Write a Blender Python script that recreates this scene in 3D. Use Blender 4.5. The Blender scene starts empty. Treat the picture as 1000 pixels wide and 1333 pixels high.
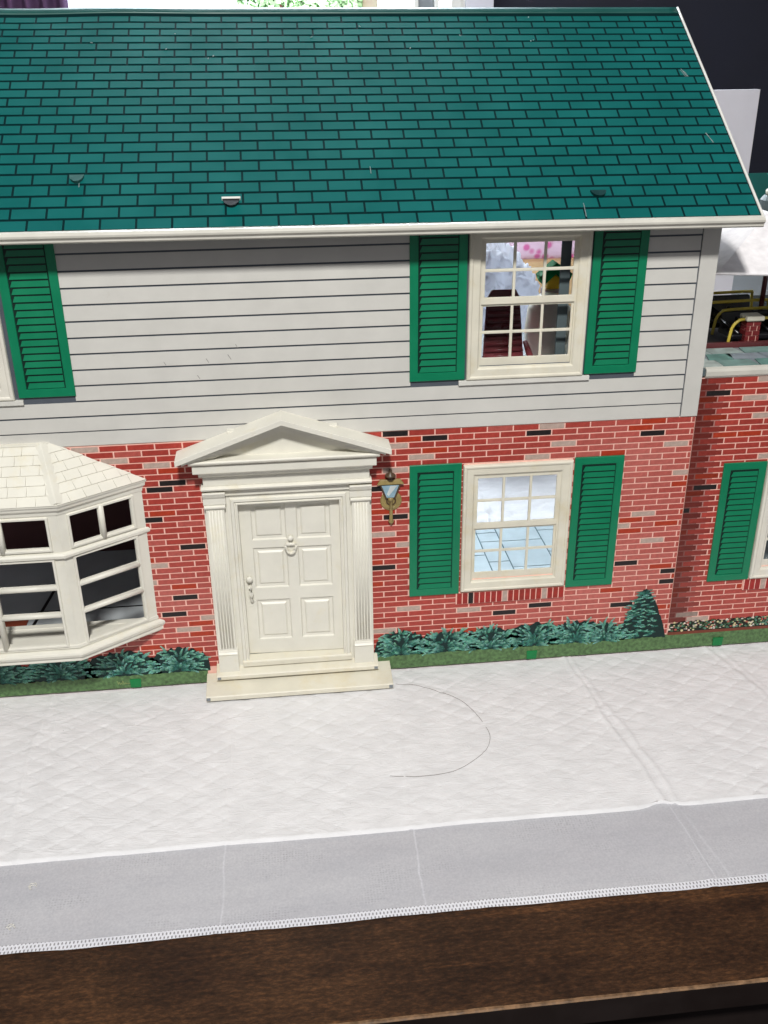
import bpy, bmesh, math, random
import numpy as np
from mathutils import Vector, Matrix
random.seed(7); rng = np.random.default_rng(7)
scene = bpy.context.scene
COL = scene.collection
R = math.radians
S = 0.001            # all builders below work in millimetres

# ------------------------------------------------------------------ camera, light, exposure
cam_d = bpy.data.cameras.new('camera'); cam = bpy.data.objects.new('camera', cam_d); COL.objects.link(cam)
cam_d.sensor_fit = 'AUTO'; cam_d.sensor_width = 36.0
cam_d.lens = 36.0 * 1280 / 1333.0
cam_d.clip_start = 0.02; cam_d.clip_end = 60
cam.matrix_world = (Matrix.Translation((-0.0006, -0.5782, 0.4014)) @ Matrix.Rotation(R(-6.0866), 4, 'Z')
                    @ Matrix.Rotation(R(64.4575), 4, 'X') @ Matrix.Rotation(R(-0.6244), 4, 'Z'))
scene.camera = cam

world = bpy.data.worlds.new('World'); scene.world = world; world.use_nodes = True
wb = world.node_tree.nodes['Background']; wb.inputs[0].default_value = (0.92, 0.92, 1.0, 1); wb.inputs[1].default_value = 0.22

def area(name, loc, target, size, power, color, sy=None):
    l = bpy.data.lights.new(name, 'AREA'); l.energy = power; l.color = color; l.size = size
    if sy: l.shape = 'RECTANGLE'; l.size_y = sy
    o = bpy.data.objects.new(name, l); COL.objects.link(o); o.location = loc
    o.rotation_euler = (Vector(target) - Vector(loc)).to_track_quat('-Z', 'Y').to_euler()
    return o
area('ceiling_lamp', (-0.03, -0.98, 1.27), (0.03, 0.0, 0.15), 0.12, 23.0, (1.0, 0.988, 0.965))
area('window_daylight', (0.02, 0.97, 0.82), (0.14, 0.25, 0.05), 0.60, 33.0, (0.82, 0.91, 1.0), 0.55)

area('outdoor_fill', (0.6, 1.25, 1.2), (0.55, 5.6, 1.0), 0.9, 1600.0, (0.95, 0.98, 1.0))  # added unseen lamp behind the wall, aimed outwards to brighten trees and neighbour house

scene.view_settings.view_transform = 'Standard'; scene.view_settings.look = 'None'
scene.view_settings.gamma = 1.0; scene.view_settings.use_curve_mapping = False
scene.view_settings.exposure = 0.0
try:
    scene.cycles.use_denoising = True
    scene.cycles.max_bounces = 8; scene.cycles.transparent_max_bounces = 12
except Exception: pass

# ------------------------------------------------------------------ materials
def lin(c):
    return tuple(((v/255)/12.92 if v/255 <= 0.04045 else ((v/255+0.055)/1.055)**2.4) for v in c)
MATS = {}
def nodes_of(name):
    m = bpy.data.materials.new(name); m.use_nodes = True
    nt = m.node_tree; b = nt.nodes['Principled BSDF']; MATS[name] = m
    return m, nt, b
def tex_noise(nt, scale, detail=4, rough=0.55, stretch=None):
    tc = nt.nodes.new('ShaderNodeTexCoord'); n = nt.nodes.new('ShaderNodeTexNoise')
    n.inputs['Scale'].default_value = scale; n.inputs['Detail'].default_value = detail; n.inputs['Roughness'].default_value = rough
    if stretch:
        mp = nt.nodes.new('ShaderNodeMapping'); mp.inputs['Scale'].default_value = stretch
        nt.links.new(tc.outputs['Object'], mp.inputs[0]); nt.links.new(mp.outputs[0], n.inputs['Vector'])
    else: nt.links.new(tc.outputs['Object'], n.inputs['Vector'])
    return n
def ramp(nt, src, stops):
    r = nt.nodes.new('ShaderNodeValToRGB'); e = r.color_ramp.elements
    while len(e) < len(stops): e.new(0.5)
    for k, (p, c) in enumerate(stops): e[k].position = p; e[k].color = (*c, 1) if len(c) == 3 else c
    nt.links.new(src, r.inputs[0]); return r
def mixc(nt, fac, a, b, mode='MIX'):
    m = nt.nodes.new('ShaderNodeMix'); m.data_type = 'RGBA'; m.blend_type = mode
    for sock, v in ((m.inputs[0], fac), (m.inputs[6], a), (m.inputs[7], b)):
        if hasattr(v, 'links'): nt.links.new(v, sock)
        elif isinstance(v, (int, float)): sock.default_value = v
        else: sock.default_value = (*v, 1) if len(v) == 3 else v
    return m.outputs[2]
def bump(nt, b, h, strength=0.2, dist=0.0005):
    n = nt.nodes.new('ShaderNodeBump'); n.inputs['Strength'].default_value = strength; n.inputs['Distance'].default_value = dist
    nt.links.new(h, n.inputs['Height']); nt.links.new(n.outputs[0], b.inputs['Normal'])
def paint(name, rgb, rough=0.45, var=0.06, scale=90, spec=0.4, metal=0.0, obj_color=False, attr=None, bumpy=0.0, grime=None):
    m, nt, b = nodes_of(name)
    n = tex_noise(nt, scale, 5)
    lo = tuple(max(0, 1-var*2.2) for _ in range(3)); hi = (1+var,)*3
    r = ramp(nt, n.outputs[0], [(0.28, lo), (0.72, hi)])
    if obj_color:
        oi = nt.nodes.new('ShaderNodeObjectInfo'); base = oi.outputs['Color']
    elif attr:
        a = nt.nodes.new('ShaderNodeAttribute'); a.attribute_name = attr; base = a.outputs['Color']
    else: base = lin(rgb)
    c = mixc(nt, 1.0, base, r.outputs[0], 'MULTIPLY')
    if grime:
        g = tex_noise(nt, grime[1], 6, 0.7)
        gr = ramp(nt, g.outputs[0], [(grime[2], (0, 0, 0)), (min(1, grime[2]+0.22), (1, 1, 1))])
        c = mixc(nt, gr.outputs[0], c, mixc(nt, 1.0, c, grime[0], 'MULTIPLY'))
    nt.links.new(c, b.inputs['Base Color'])
    b.inputs['Roughness'].default_value = rough; b.inputs['Metallic'].default_value = metal
    b.inputs['Specular IOR Level'].default_value = spec
    rn = ramp(nt, n.outputs[0], [(0.3, (rough*0.8,)*3), (0.7, (min(1, rough*1.2),)*3)])
    nt.links.new(rn.outputs[0], b.inputs['Roughness'])
    if bumpy:
        n2 = tex_noise(nt, scale*9, 3); bump(nt, b, n2.outputs[0], bumpy, 0.0003)
    return m
CREAM = paint('cream_plastic', (221, 217, 204), 0.42, 0.035, 55, 0.4, bumpy=0.12, grime=((0.96, 0.93, 0.85), 38, 0.52))
IVORY = paint('ivory_plastic', (219, 214, 196), 0.42, 0.04, 55, 0.4, bumpy=0.12, grime=((0.95, 0.90, 0.78), 46, 0.52))
WHITE = paint('white_plastic', (224, 221, 208), 0.42, 0.03, 60, 0.4, bumpy=0.12, grime=((0.95, 0.91, 0.80), 42, 0.56))
SIDING = paint('siding_paint', (201, 199, 192), 0.42, 0.03, 45, 0.35, grime=((0.86, 0.83, 0.78), 75, 0.66))
SIDEGAP = paint('siding_gap', (78, 84, 92), 0.6, 0.05, 60)
GUTTER = paint('gutter_paint', (200, 197, 186), 0.36, 0.05, 60, 0.45, grime=((0.75, 0.72, 0.66), 60, 0.62))
TRIM = paint('trim_paint', (214, 212, 204), 0.4, 0.04, 70)
GREEN = paint('shutter_green', (5, 120, 82), 0.36, 0.05, 60, 0.45, grime=((1.5, 1.25, 1.4), 260, 0.74))
DGREEN = paint('shutter_dark', (1, 36, 28), 0.5, 0.06, 60)
ROOFG = paint('roof_green', (10, 112, 97), 0.40, 0.07, 30, 0.16, obj_color=True, grime=((1.35, 1.2, 1.2), 300, 0.72))
ROOFGS = paint('roof_green_far', (10, 112, 97), 0.40, 0.07, 30, 0.16, attr='tint', grime=((1.35, 1.2, 1.2), 300, 0.72))
ROOFD = paint('roof_joint', (1, 34, 36), 0.42, 0.05, 40, 0.12)
RIDGE = paint('ridge_green', (8, 74, 68), 0.38, 0.08, 40, 0.45)
BRICK = paint('brick_print', (160, 52, 46), 0.42, 0.09, 420, 0.35, obj_color=True)
BRICKS_ = paint('brick_print_far', (160, 52, 46), 0.42, 0.09, 420, 0.35, attr='tint')
MORTAR = paint('mortar_print', (240, 190, 174), 0.45, 0.05, 200)
GRASS = paint('grass_print', (92, 124, 78), 0.5, 0.26, 420)
BLACK = paint('black_enamel', (22, 22, 24), 0.35, 0.1, 80, 0.5)
INNER = paint('inner_tin', (128, 134, 138), 0.5, 0.06, 40)
INDARK = paint('inner_brown', (52, 44, 42), 0.55, 0.1, 30)
SLATEG = paint('slate_strip', (84, 96, 98), 0.5, 0.05, 40)
RUG = paint('rug_brown', (150, 72, 50), 0.6, 0.08, 60)
TILE = paint('floor_tile_blue', (176, 192, 196), 0.35, 0.05, 90, 0.5, bumpy=0.1)
GROUT = paint('floor_line', (48, 84, 92), 0.5, 0.05, 60)
BRASS = paint('lantern_brass', (150, 132, 82), 0.4, 0.12, 400, 0.5)
BRONZE = paint('lantern_bronze', (84, 66, 48), 0.45, 0.12, 400)
LGLASS = paint('lantern_glass', (148, 178, 192), 0.2, 0.1, 300, 0.6)
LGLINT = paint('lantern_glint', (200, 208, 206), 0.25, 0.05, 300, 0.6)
TIN = paint('bare_tin', (176, 186, 184), 0.32, 0.12, 300, 0.5, metal=0.6)
TABG = paint('tab_green', (10, 120, 62), 0.38, 0.06, 90)
LEAF = paint('shrub_print', (50, 120, 98), 0.5, 0.12, 500, 0.3, attr='tint')
FLOWER = paint('flower_print', (200, 190, 160), 0.5, 0.1, 500, 0.3, attr='tint')
SOIL = paint('soil_print', (32, 28, 22), 0.55, 0.2, 300)
FLAG = paint('flagstone_print', (140, 160, 156), 0.45, 0.16, 140, 0.4, obj_color=True)
MAROON = paint('maroon_plastic', (140, 68, 72), 0.3, 0.1, 60, 0.5)
BROWN = paint('dark_brown_plastic', (92, 44, 46), 0.3, 0.1, 60, 0.5)
YELLOW = paint('yellow_tube', (206, 184, 74), 0.35, 0.08, 90, 0.5)
VINYL = paint('black_vinyl', (16, 16, 20), 0.3, 0.1, 60, 0.6)
BAG = paint('white_bag', (226, 230, 238), 0.4, 0.03, 40, 0.4)
_b = BAG.node_tree; _p = _b.nodes['Principled BSDF']; _t = _b.nodes.new('ShaderNodeBsdfTranslucent'); _t.inputs[0].default_value = (0.88, 0.9, 0.95, 1); _m = _b.nodes.new('ShaderNodeMixShader'); _m.inputs[0].default_value = 0.4
_b.links.new(_p.outputs[0], _m.inputs[1]); _b.links.new(_t.outputs[0], _m.inputs[2]); _b.links.new(_m.outputs[0], _b.nodes['Material Output'].inputs[0])
FABRIC = paint('umbrella_cloth', (236, 232, 232), 0.8, 0.07, 160, 0.2, bumpy=0.4)
CARD = paint('white_card', (196, 194, 200), 0.6, 0.03, 30)
NAVY = paint('navy_wall', (36, 37, 47), 0.75, 0.08, 14, 0.2)
FLOORM = paint('dark_floor', (16, 15, 16), 0.8, 0.1, 8, 0.1)
TANP = paint('tan_plastic', (196, 164, 120), 0.45, 0.06, 50)
PALEP = paint('mauve_plastic', (176, 156, 168), 0.45, 0.06, 50)
PALEBIN = paint('pale_bin', (170, 184, 180), 0.35, 0.08, 60, 0.5)
CURTAIN = paint('purple_curtain', (104, 78, 110), 0.8, 0.1, 20, 0.2)
YELP = paint('yellow_plastic', (222, 176, 40), 0.4, 0.06, 60)

def pink_mat():
    m, nt, b = nodes_of('pink_pattern')
    tc = nt.nodes.new('ShaderNodeTexCoord'); v = nt.nodes.new('ShaderNodeTexVoronoi'); v.inputs['Scale'].default_value = 95
    nt.links.new(tc.outputs['Object'], v.inputs['Vector'])
    r = ramp(nt, v.outputs['Distance'], [(0.25, lin((196, 96, 150))), (0.5, lin((214, 186, 204)))])
    nt.links.new(r.outputs[0], b.inputs['Base Color']); b.inputs['Roughness'].default_value = 0.8
    return m
PINK = pink_mat()

def wood_mat():
    m, nt, b = nodes_of('dark_wood')
    a = tex_noise(nt, 7, 6, 0.65, (0.7, 6.0, 1))
    p = tex_noise(nt, 620, 3, 0.75, (0.38, 1.0, 1)); p2 = tex_noise(nt, 150, 4, 0.7, (0.30, 1.5, 1))
    k = tex_noise(nt, 8, 4, 0.6, (1.2, 1.6, 1)); st = tex_noise(nt, 60, 3, 0.6, (0.06, 3.2, 1))
    c1 = ramp(nt, a.outputs[0], [(0.3, lin((54, 36, 24))), (0.55, lin((68, 47, 31))), (0.8, lin((84, 58, 38)))])
    c2 = ramp(nt, p.outputs[0], [(0.36, (0.58, 0.56, 0.55)), (0.52, (0.98, 0.95, 0.92)), (0.67, (1.75, 1.62, 1.45))])
    c4 = ramp(nt, p2.outputs[0], [(0.36, (0.72, 0.71, 0.71)), (0.64, (1.22, 1.2, 1.16))])
    c3 = ramp(nt, k.outputs[0], [(0.40, (0.60, 0.58, 0.6)), (0.62, (1.08, 1.05, 1.0))])
    c5 = ramp(nt, st.outputs[0], [(0.58, (1, 1, 1)), (0.70, (1.75, 1.65, 1.45))])
    c = mixc(nt, 1.0, mixc(nt, 1.0, c1.outputs[0], c2.outputs[0], 'MULTIPLY'), c3.outputs[0], 'MULTIPLY')
    c = mixc(nt, 1.0, mixc(nt, 1.0, c, c4.outputs[0], 'MULTIPLY'), c5.outputs[0], 'MULTIPLY')
    nt.links.new(c, b.inputs['Base Color']); b.inputs['Roughness'].default_value = 0.45
    b.inputs['Specular IOR Level'].default_value = 0.3
    bump(nt, b, p.outputs[0], 0.35, 0.0003)
    return m
WOOD = wood_mat()
WORN = paint('worn_wood', (128, 98, 70), 0.6, 0.3, 240)
EBONY = paint('dark_apron', (34, 26, 24), 0.5, 0.12, 30)

def math_node(nt, op, a, b_=None, clamp=False):
    n = nt.nodes.new('ShaderNodeMath'); n.operation = op; n.use_clamp = clamp
    for i, v in enumerate((a, b_)):
        if v is None: continue
        if hasattr(v, 'links'): nt.links.new(v, n.inputs[i])
        else: n.inputs[i].default_value = v
    return n.outputs[0]
def cloth_mat():
    m, nt, b = nodes_of('white_tablecloth')
    n = tex_noise(nt, 60, 5); f = tex_noise(nt, 1500, 2); d = tex_noise(nt, 260, 3, 0.7)
    c = ramp(nt, n.outputs[0], [(0.3, lin((219, 218, 218))), (0.7, lin((230, 229, 229)))])
    dd = ramp(nt, d.outputs[0], [(0.22, (0.55, 0.54, 0.53)), (0.26, (1, 1, 1))])
    nt.links.new(mixc(nt, 1.0, c.outputs[0], dd.outputs[0], 'MULTIPLY'), b.inputs['Base Color'])
    b.inputs['Roughness'].default_value = 0.62; b.inputs['Specular IOR Level'].default_value = 0.3
    wr = tex_noise(nt, 70, 5, 0.62, (1.0, 2.6, 1)); wr.inputs['Distortion'].default_value = 1.2
    rd_ = math_node(nt, 'ABSOLUTE', math_node(nt, 'SUBTRACT', wr.outputs[0], 0.5))
    hh = math_node(nt, 'ADD', math_node(nt, 'MULTIPLY', rd_, 3.0), math_node(nt, 'MULTIPLY', f.outputs[0], 0.25))
    bump(nt, b, hh, 0.5, 0.0006)
    return m
CLOTH = cloth_mat()
def hem_mat(name, holes):
    """thin translucent net; its woven openings show the dark table through it"""
    m, nt, b = nodes_of(name)
    tc = nt.nodes.new('ShaderNodeTexCoord'); sx = nt.nodes.new('ShaderNodeSeparateXYZ'); nt.links.new(tc.outputs['Object'], sx.inputs[0])
    big = tex_noise(nt, 22, 4, 0.6, (1, 1.8, 1)); fine = tex_noise(nt, 900, 2)
    c = ramp(nt, fine.outputs[0], [(0.3, lin((222, 222, 228))), (0.7, lin((238, 238, 242)))])
    nt.links.new(c.outputs[0], b.inputs['Base Color']); b.inputs['Roughness'].default_value = 0.6
    cc = tex_noise(nt, 16, 5, 0.65, (0.5, 2.2, 1)); ccr = ramp(nt, cc.outputs[0], [(0.35, (0.93, 0.93, 0.94)), (0.68, (1.06, 1.06, 1.05))])
    nt.links.new(mixc(nt, 1.0, c.outputs[0], ccr.outputs[0], 'MULTIPLY'), b.inputs['Base Color'])
    if holes:
        # staggered slots of the edging
        u = math_node(nt, 'MULTIPLY', sx.outputs[0], 1000/1.9)
        row = math_node(nt, 'MULTIPLY', sx.outputs[1], 1000/2.4)
        st = math_node(nt, 'MULTIPLY', math_node(nt, 'FLOOR', row), 0.5)
        fu = math_node(nt, 'ABSOLUTE', math_node(nt, 'SUBTRACT', math_node(nt, 'FRACT', math_node(nt, 'ADD', u, st)), 0.5))
        fv = math_node(nt, 'ABSOLUTE', math_node(nt, 'SUBTRACT', math_node(nt, 'FRACT', row), 0.5))
        e = math_node(nt, 'ADD', math_node(nt, 'POWER', math_node(nt, 'DIVIDE', fu, 0.21), 2.0), math_node(nt, 'POWER', math_node(nt, 'DIVIDE', fv, 0.36), 2.0))
        al = math_node(nt, 'ADD', math_node(nt, 'MULTIPLY', math_node(nt, 'GREATER_THAN', e, 1.0), 0.55), 0.35)
    else:
        vor = nt.nodes.new('ShaderNodeTexVoronoi'); vor.inputs['Scale'].default_value = 620; vor.inputs['Randomness'].default_value = 0.25
        nt.links.new(tc.outputs['Object'], vor.inputs['Vector'])
        hole = ramp(nt, vor.outputs['Distance'], [(0.2, (1, 1, 1)), (0.45, (0, 0, 0))])
        msk = ramp(nt, big.outputs[0], [(0.5, (0, 0, 0)), (0.75, (1, 1, 1))])
        hh = math_node(nt, 'MULTIPLY', math_node(nt, 'MULTIPLY', hole.outputs[0], msk.outputs[0]), 0.22)
        base = math_node(nt, 'ADD', math_node(nt, 'MULTIPLY', big.outputs[0], 0.08), 0.565)
        al = math_node(nt, 'SUBTRACT', base, hh, True)
        wob = math_node(nt, 'MULTIPLY', math_node(nt, 'SUBTRACT', big.outputs[0], 0.5), 0.004)
        for xc, sl, wd, am in ((-0.0468, 0.0, 0.0008, 0.20), (0.0585, -0.02, 0.0009, 0.30), (0.2125, 0.10, 0.0007, 0.22), (0.2190, 0.16, 0.0012, 0.12)):
            # a fold doubles the net, so it hides more of the wood
            d = math_node(nt, 'ABSOLUTE', math_node(nt, 'SUBTRACT', math_node(nt, 'ADD', sx.outputs[0], wob), math_node(nt, 'ADD', math_node(nt, 'MULTIPLY', math_node(nt, 'ADD', sx.outputs[1], 0.183), -sl), xc)))
            g = math_node(nt, 'SUBTRACT', 1.0, math_node(nt, 'DIVIDE', d, wd*math.sqrt(1+sl*sl)), True)
            al = math_node(nt, 'ADD', al, math_node(nt, 'MULTIPLY', math_node(nt, 'MULTIPLY', g, big.outputs[0]), am), True)
    nt.links.new(al, b.inputs['Alpha'])
    return m
HEM = hem_mat('hem_net', False); EDGING = hem_mat('crochet_edging', True)

def emit_mat(name, rgb, strength):
    m, nt, b = nodes_of(name)
    nt.nodes.remove(b); e = nt.nodes.new('ShaderNodeEmission'); e.inputs[0].default_value = (*lin(rgb), 1); e.inputs[1].default_value = strength
    nt.links.new(e.outputs[0], nt.nodes['Material Output'].inputs[0]); return m

# ------------------------------------------------------------------ mesh builder
class MB:
    def __init__(s): s.v = []; s.f = []; s.c = []
    def quad_strip(s, loops, closed=True, cap0=False, cap1=False):
        """loft equal-length point loops"""
        n = len(loops[0]); base = len(s.v)
        for L in loops: s.v += [tuple(p) for p in L]
        for i in range(len(loops)-1):
            for j in range(n if closed else n-1):
                a = base+i*n+j; b = base+i*n+(j+1) % n
                s.f.append((a, b, b+n, a+n))
        if cap0: s.f.append(tuple(base+j for j in range(n))[::-1])
        if cap1: s.f.append(tuple(base+(len(loops)-1)*n+j for j in range(n)))
        return s
    def box(s, x0, x1, y0, y1, z0, z1):
        b = len(s.v)
        s.v += [(x0, y0, z0), (x1, y0, z0), (x1, y1, z0), (x0, y1, z0), (x0, y0, z1), (x1, y0, z1), (x1, y1, z1), (x0, y1, z1)]
        s.f += [tuple(b+i for i in q) for q in ((0, 3, 2, 1), (4, 5, 6, 7), (0, 1, 5, 4), (1, 2, 6, 5), (2, 3, 7, 6), (3, 0, 4, 7))]
        return s
    def prism(s, poly, y0, y1, closed=True):
        """poly in XZ, counter-clockwise seen from the front (-Y); y0 front, y1 back"""
        n = len(poly); b = len(s.v)
        s.v += [(p[0], y0, p[1]) for p in poly] + [(p[0], y1, p[1]) for p in poly]
        s.f.append(tuple(range(b, b+n))); s.f.append(tuple(range(b+2*n-1, b+n-1, -1)))
        for i in range(n):
            j = (i+1) % n; s.f.append((b+i, b+n+i, b+n+j, b+j))
        return s
    def prism_z(s, poly, z0, z1):
        n = len(poly); b = len(s.v)
        s.v += [(p[0], p[1], z0) for p in poly] + [(p[0], p[1], z1) for p in poly]
        s.f.append(tuple(range(b+n-1, b-1, -1))); s.f.append(tuple(range(b+n, b+2*n)))
        for i in range(n):
            j = (i+1) % n; s.f.append((b+i, b+j, b+n+j, b+n+i))
        return s
    def extrude_x(s, prof, x0, x1, dz0=0, dz1=0):
        """profile of (y,z), closed, along X"""
        n = len(prof)
        return s.quad_strip([[(x0, y, z+dz0) for y, z in prof], [(x1, y, z+dz1) for y, z in prof]], True, True, True)
    def frame(s, x0, x1, z0, z1, prof, back=0.8):
        """moulded rectangular frame; prof = (inset, y) from the outer rim inwards"""
        loops = []
        pr = [(prof[0][0], back)] + list(prof) + [(prof[-1][0], back)]
        for i, y in pr: loops.append([(x0+i, y, z0+i), (x1-i, y, z0+i), (x1-i, y, z1-i), (x0+i, y, z1-i)])
        return s.quad_strip(loops)
    def tube(s, pts, r, n=8, caps=True):
        pts = [Vector(p) for p in pts]; loops = []
        up = Vector((0, 0, 1))
        for i, p in enumerate(pts):
            t = (pts[min(i+1, len(pts)-1)] - pts[max(i-1, 0)]).normalized()
            a = t.cross(up if abs(t.z) < 0.95 else Vector((0, 1, 0))).normalized(); b = t.cross(a)
            rr = r[i] if isinstance(r, (list, tuple)) else r
            loops.append([tuple(p + a*rr*math.cos(2*math.pi*k/n) + b*rr*math.sin(2*math.pi*k/n)) for k in range(n)])
        return s.quad_strip(loops, True, caps, caps)
    def lathe(s, prof, cx, cy, n=24, axis='Z', c3=0):
        loops = []
        for r, h in prof:
            L = []
            for k in range(n):
                a = 2*math.pi*k/n
                if axis == 'Z': L.append((cx+r*math.cos(a), cy+r*math.sin(a), h))
                else: L.append((cx+r*math.cos(a), h, cy+r*math.sin(a)))   # axis along Y; cy is z
            loops.append(L)
        return s.quad_strip(loops, True, True, True)
    def slab(s, x0, x1, z0, z1, y0, y1, holes):
        """upright sheet with rectangular holes (x0,x1,z0,z1)"""
        xs = sorted({round(v, 3) for v in (x0, x1, *[min(max(h[i], x0), x1) for h in holes for i in (0, 1)])})
        zs = sorted({round(v, 3) for v in (z0, z1, *[min(max(h[i], z0), z1) for h in holes for i in (2, 3)])})
        def solid(i, j):
            if i < 0 or j < 0 or i >= len(xs)-1 or j >= len(zs)-1: return False
            cx = (xs[i]+xs[i+1])/2; cz = (zs[j]+zs[j+1])/2
            return not any(h[0] < cx < h[1] and h[2] < cz < h[3] for h in holes)
        idx = {}
        def V(x, y, z):
            k = (round(x, 4), round(y, 4), round(z, 4))
            if k not in idx: idx[k] = len(s.v); s.v.append(k)
            return idx[k]
        for i in range(len(xs)-1):
            for j in range(len(zs)-1):
                if not solid(i, j): continue
                a, b, c, d = xs[i], xs[i+1], zs[j], zs[j+1]
                s.f.append((V(a, y0, c), V(b, y0, c), V(b, y0, d), V(a, y0, d)))
                s.f.append((V(a, y1, c), V(a, y1, d), V(b, y1, d), V(b, y1, c)))
                if not solid(i-1, j): s.f.append((V(a, y0, c), V(a, y0, d), V(a, y1, d), V(a, y1, c)))
                if not solid(i+1, j): s.f.append((V(b, y0, c), V(b, y1, c), V(b, y1, d), V(b, y0, d)))
                if not solid(i, j-1): s.f.append((V(a, y0, c), V(a, y1, c), V(b, y1, c), V(b, y0, c)))
                if not solid(i, j+1): s.f.append((V(a, y0, d), V(b, y0, d), V(b, y1, d), V(a, y1, d)))
        return s
    def mesh(s, name, colors=None):
        me = bpy.data.meshes.new(name); me.from_pydata([(x*S, y*S, z*S) for x, y, z in s.v], [], s.f); me.validate(); me.update()
        bm = bmesh.new(); bm.from_mesh(me); bmesh.ops.recalc_face_normals(bm, faces=bm.faces); bm.to_mesh(me); bm.free()
        return me
def add_tint(me, face_cols):
    ca = me.color_attributes.new('tint', 'FLOAT_COLOR', 'CORNER')
    for p in me.polygons:
        c = face_cols[p.index]
        for li in p.loop_indices: ca.data[li].color = (*c, 1)
def P(name, mb, mat, parent=None, bevel=0, smooth=False, loc=None):
    me = mb if isinstance(mb, bpy.types.Mesh) else mb.mesh(name)
    if not me.materials: me.materials.append(mat)
    o = bpy.data.objects.new(name, me); COL.objects.link(o)
    if parent is not None: o.parent = parent
    if loc: o.location = tuple(c*S for c in loc)
    if bevel:
        b = o.modifiers.new('bevel', 'BEVEL'); b.width = bevel*S; b.segments = 2; b.limit_method = 'ANGLE'; b.angle_limit = R(35); b.harden_normals = False
    if smooth:
        for p in me.polygons: p.use_smooth = True
    return o
def thing(name, label, cat, loc=(0, 0, 0), group=None, rz=0):
    o = bpy.data.objects.new(name, None); COL.objects.link(o); o.location = tuple(c*S for c in loc); o.rotation_euler[2] = rz
    o.empty_display_size = 0.02
    o['label'] = label; o['category'] = cat
    if group: o['group'] = group
    return o
def tag(o, label, cat, group=None):
    o['label'] = label; o['category'] = cat
    if group: o['group'] = group
    return o
def structure(o): o['kind'] = 'structure'; return o
def stuff(o): o['kind'] = 'stuff'; return o

def vnoise(x, y, seed=0):
    """smooth value noise on arrays"""
    r = np.random.default_rng(seed); T = r.random((256, 256))
    xi = np.floor(x).astype(int); yi = np.floor(y).astype(int); fx = x-xi; fy = y-yi
    fx = fx*fx*(3-2*fx); fy = fy*fy*(3-2*fy)
    g = lambda i, j: T[i % 256, j % 256]
    return (g(xi, yi)*(1-fx)+g(xi+1, yi)*fx)*(1-fy)+(g(xi, yi+1)*(1-fx)+g(xi+1, yi+1)*fx)*fy
def fbm(x, y, seed=0, octaves=4):
    t = 0; a = 0.5
    for k in range(octaves): t = t+a*vnoise(x*2**k, y*2**k, seed+k); a *= 0.5
    return t

# ------------------------------------------------------------------ the setting: room, table, cloth
TZ = -3.4      # table top
floor = structure(P('floor', MB().box(-3000, 3000, -2500, 3000, -790, -760), FLOORM))
wall = MB().slab(-2200, 2400, -760, 1900, 1000, 1060, [(-330, 292, 150, 1150)])
structure(P('wall', wall, NAVY))

table = thing('table', 'dark brown wooden table under the white cloth', 'table', (0, 0, -760))
def tpart(name, mb, mat, bevel=0):
    o = P(name, mb, mat, table, bevel); o.location = (0, 0, 0.760); return o
tpart('table_top', MB().box(-900, 1000, -273.6, 700, TZ-1.6, TZ), WOOD, 0.5)
tpart('edge_band', MB().box(-899, 999, -273.2, 699, TZ-18, TZ-1.65), EBONY, 0.8)
e = MB()
N = 420; lp = []
for i in range(N+1):       # ragged worn arris along the front edge
    x = -900+1900*i/N; w = -0.2+0.35*random.random(); h = -0.55+0.3*random.random()
    lp.append([(x, -273.75-0.12*random.random(), TZ-1.5-h), (x, -274.05-0.2*random.random(), TZ-0.5), (x, -273.5+w*0.5, TZ+0.10), (x, -272.2+w, TZ+0.06), (x, -272.6, TZ-0.8)])
e.quad_strip(lp, True, True, True); tpart('worn_edge', e, WORN)
tpart('apron', MB().box(-860, 960, -262, -240, TZ-86, TZ-18), EBONY, 1)
for lx in (-850, 900):
    for ly in (-255, 640): tpart('leg', MB().box(lx, lx+45, ly, ly+45, -760, TZ-18), EBONY, 2)

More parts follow.
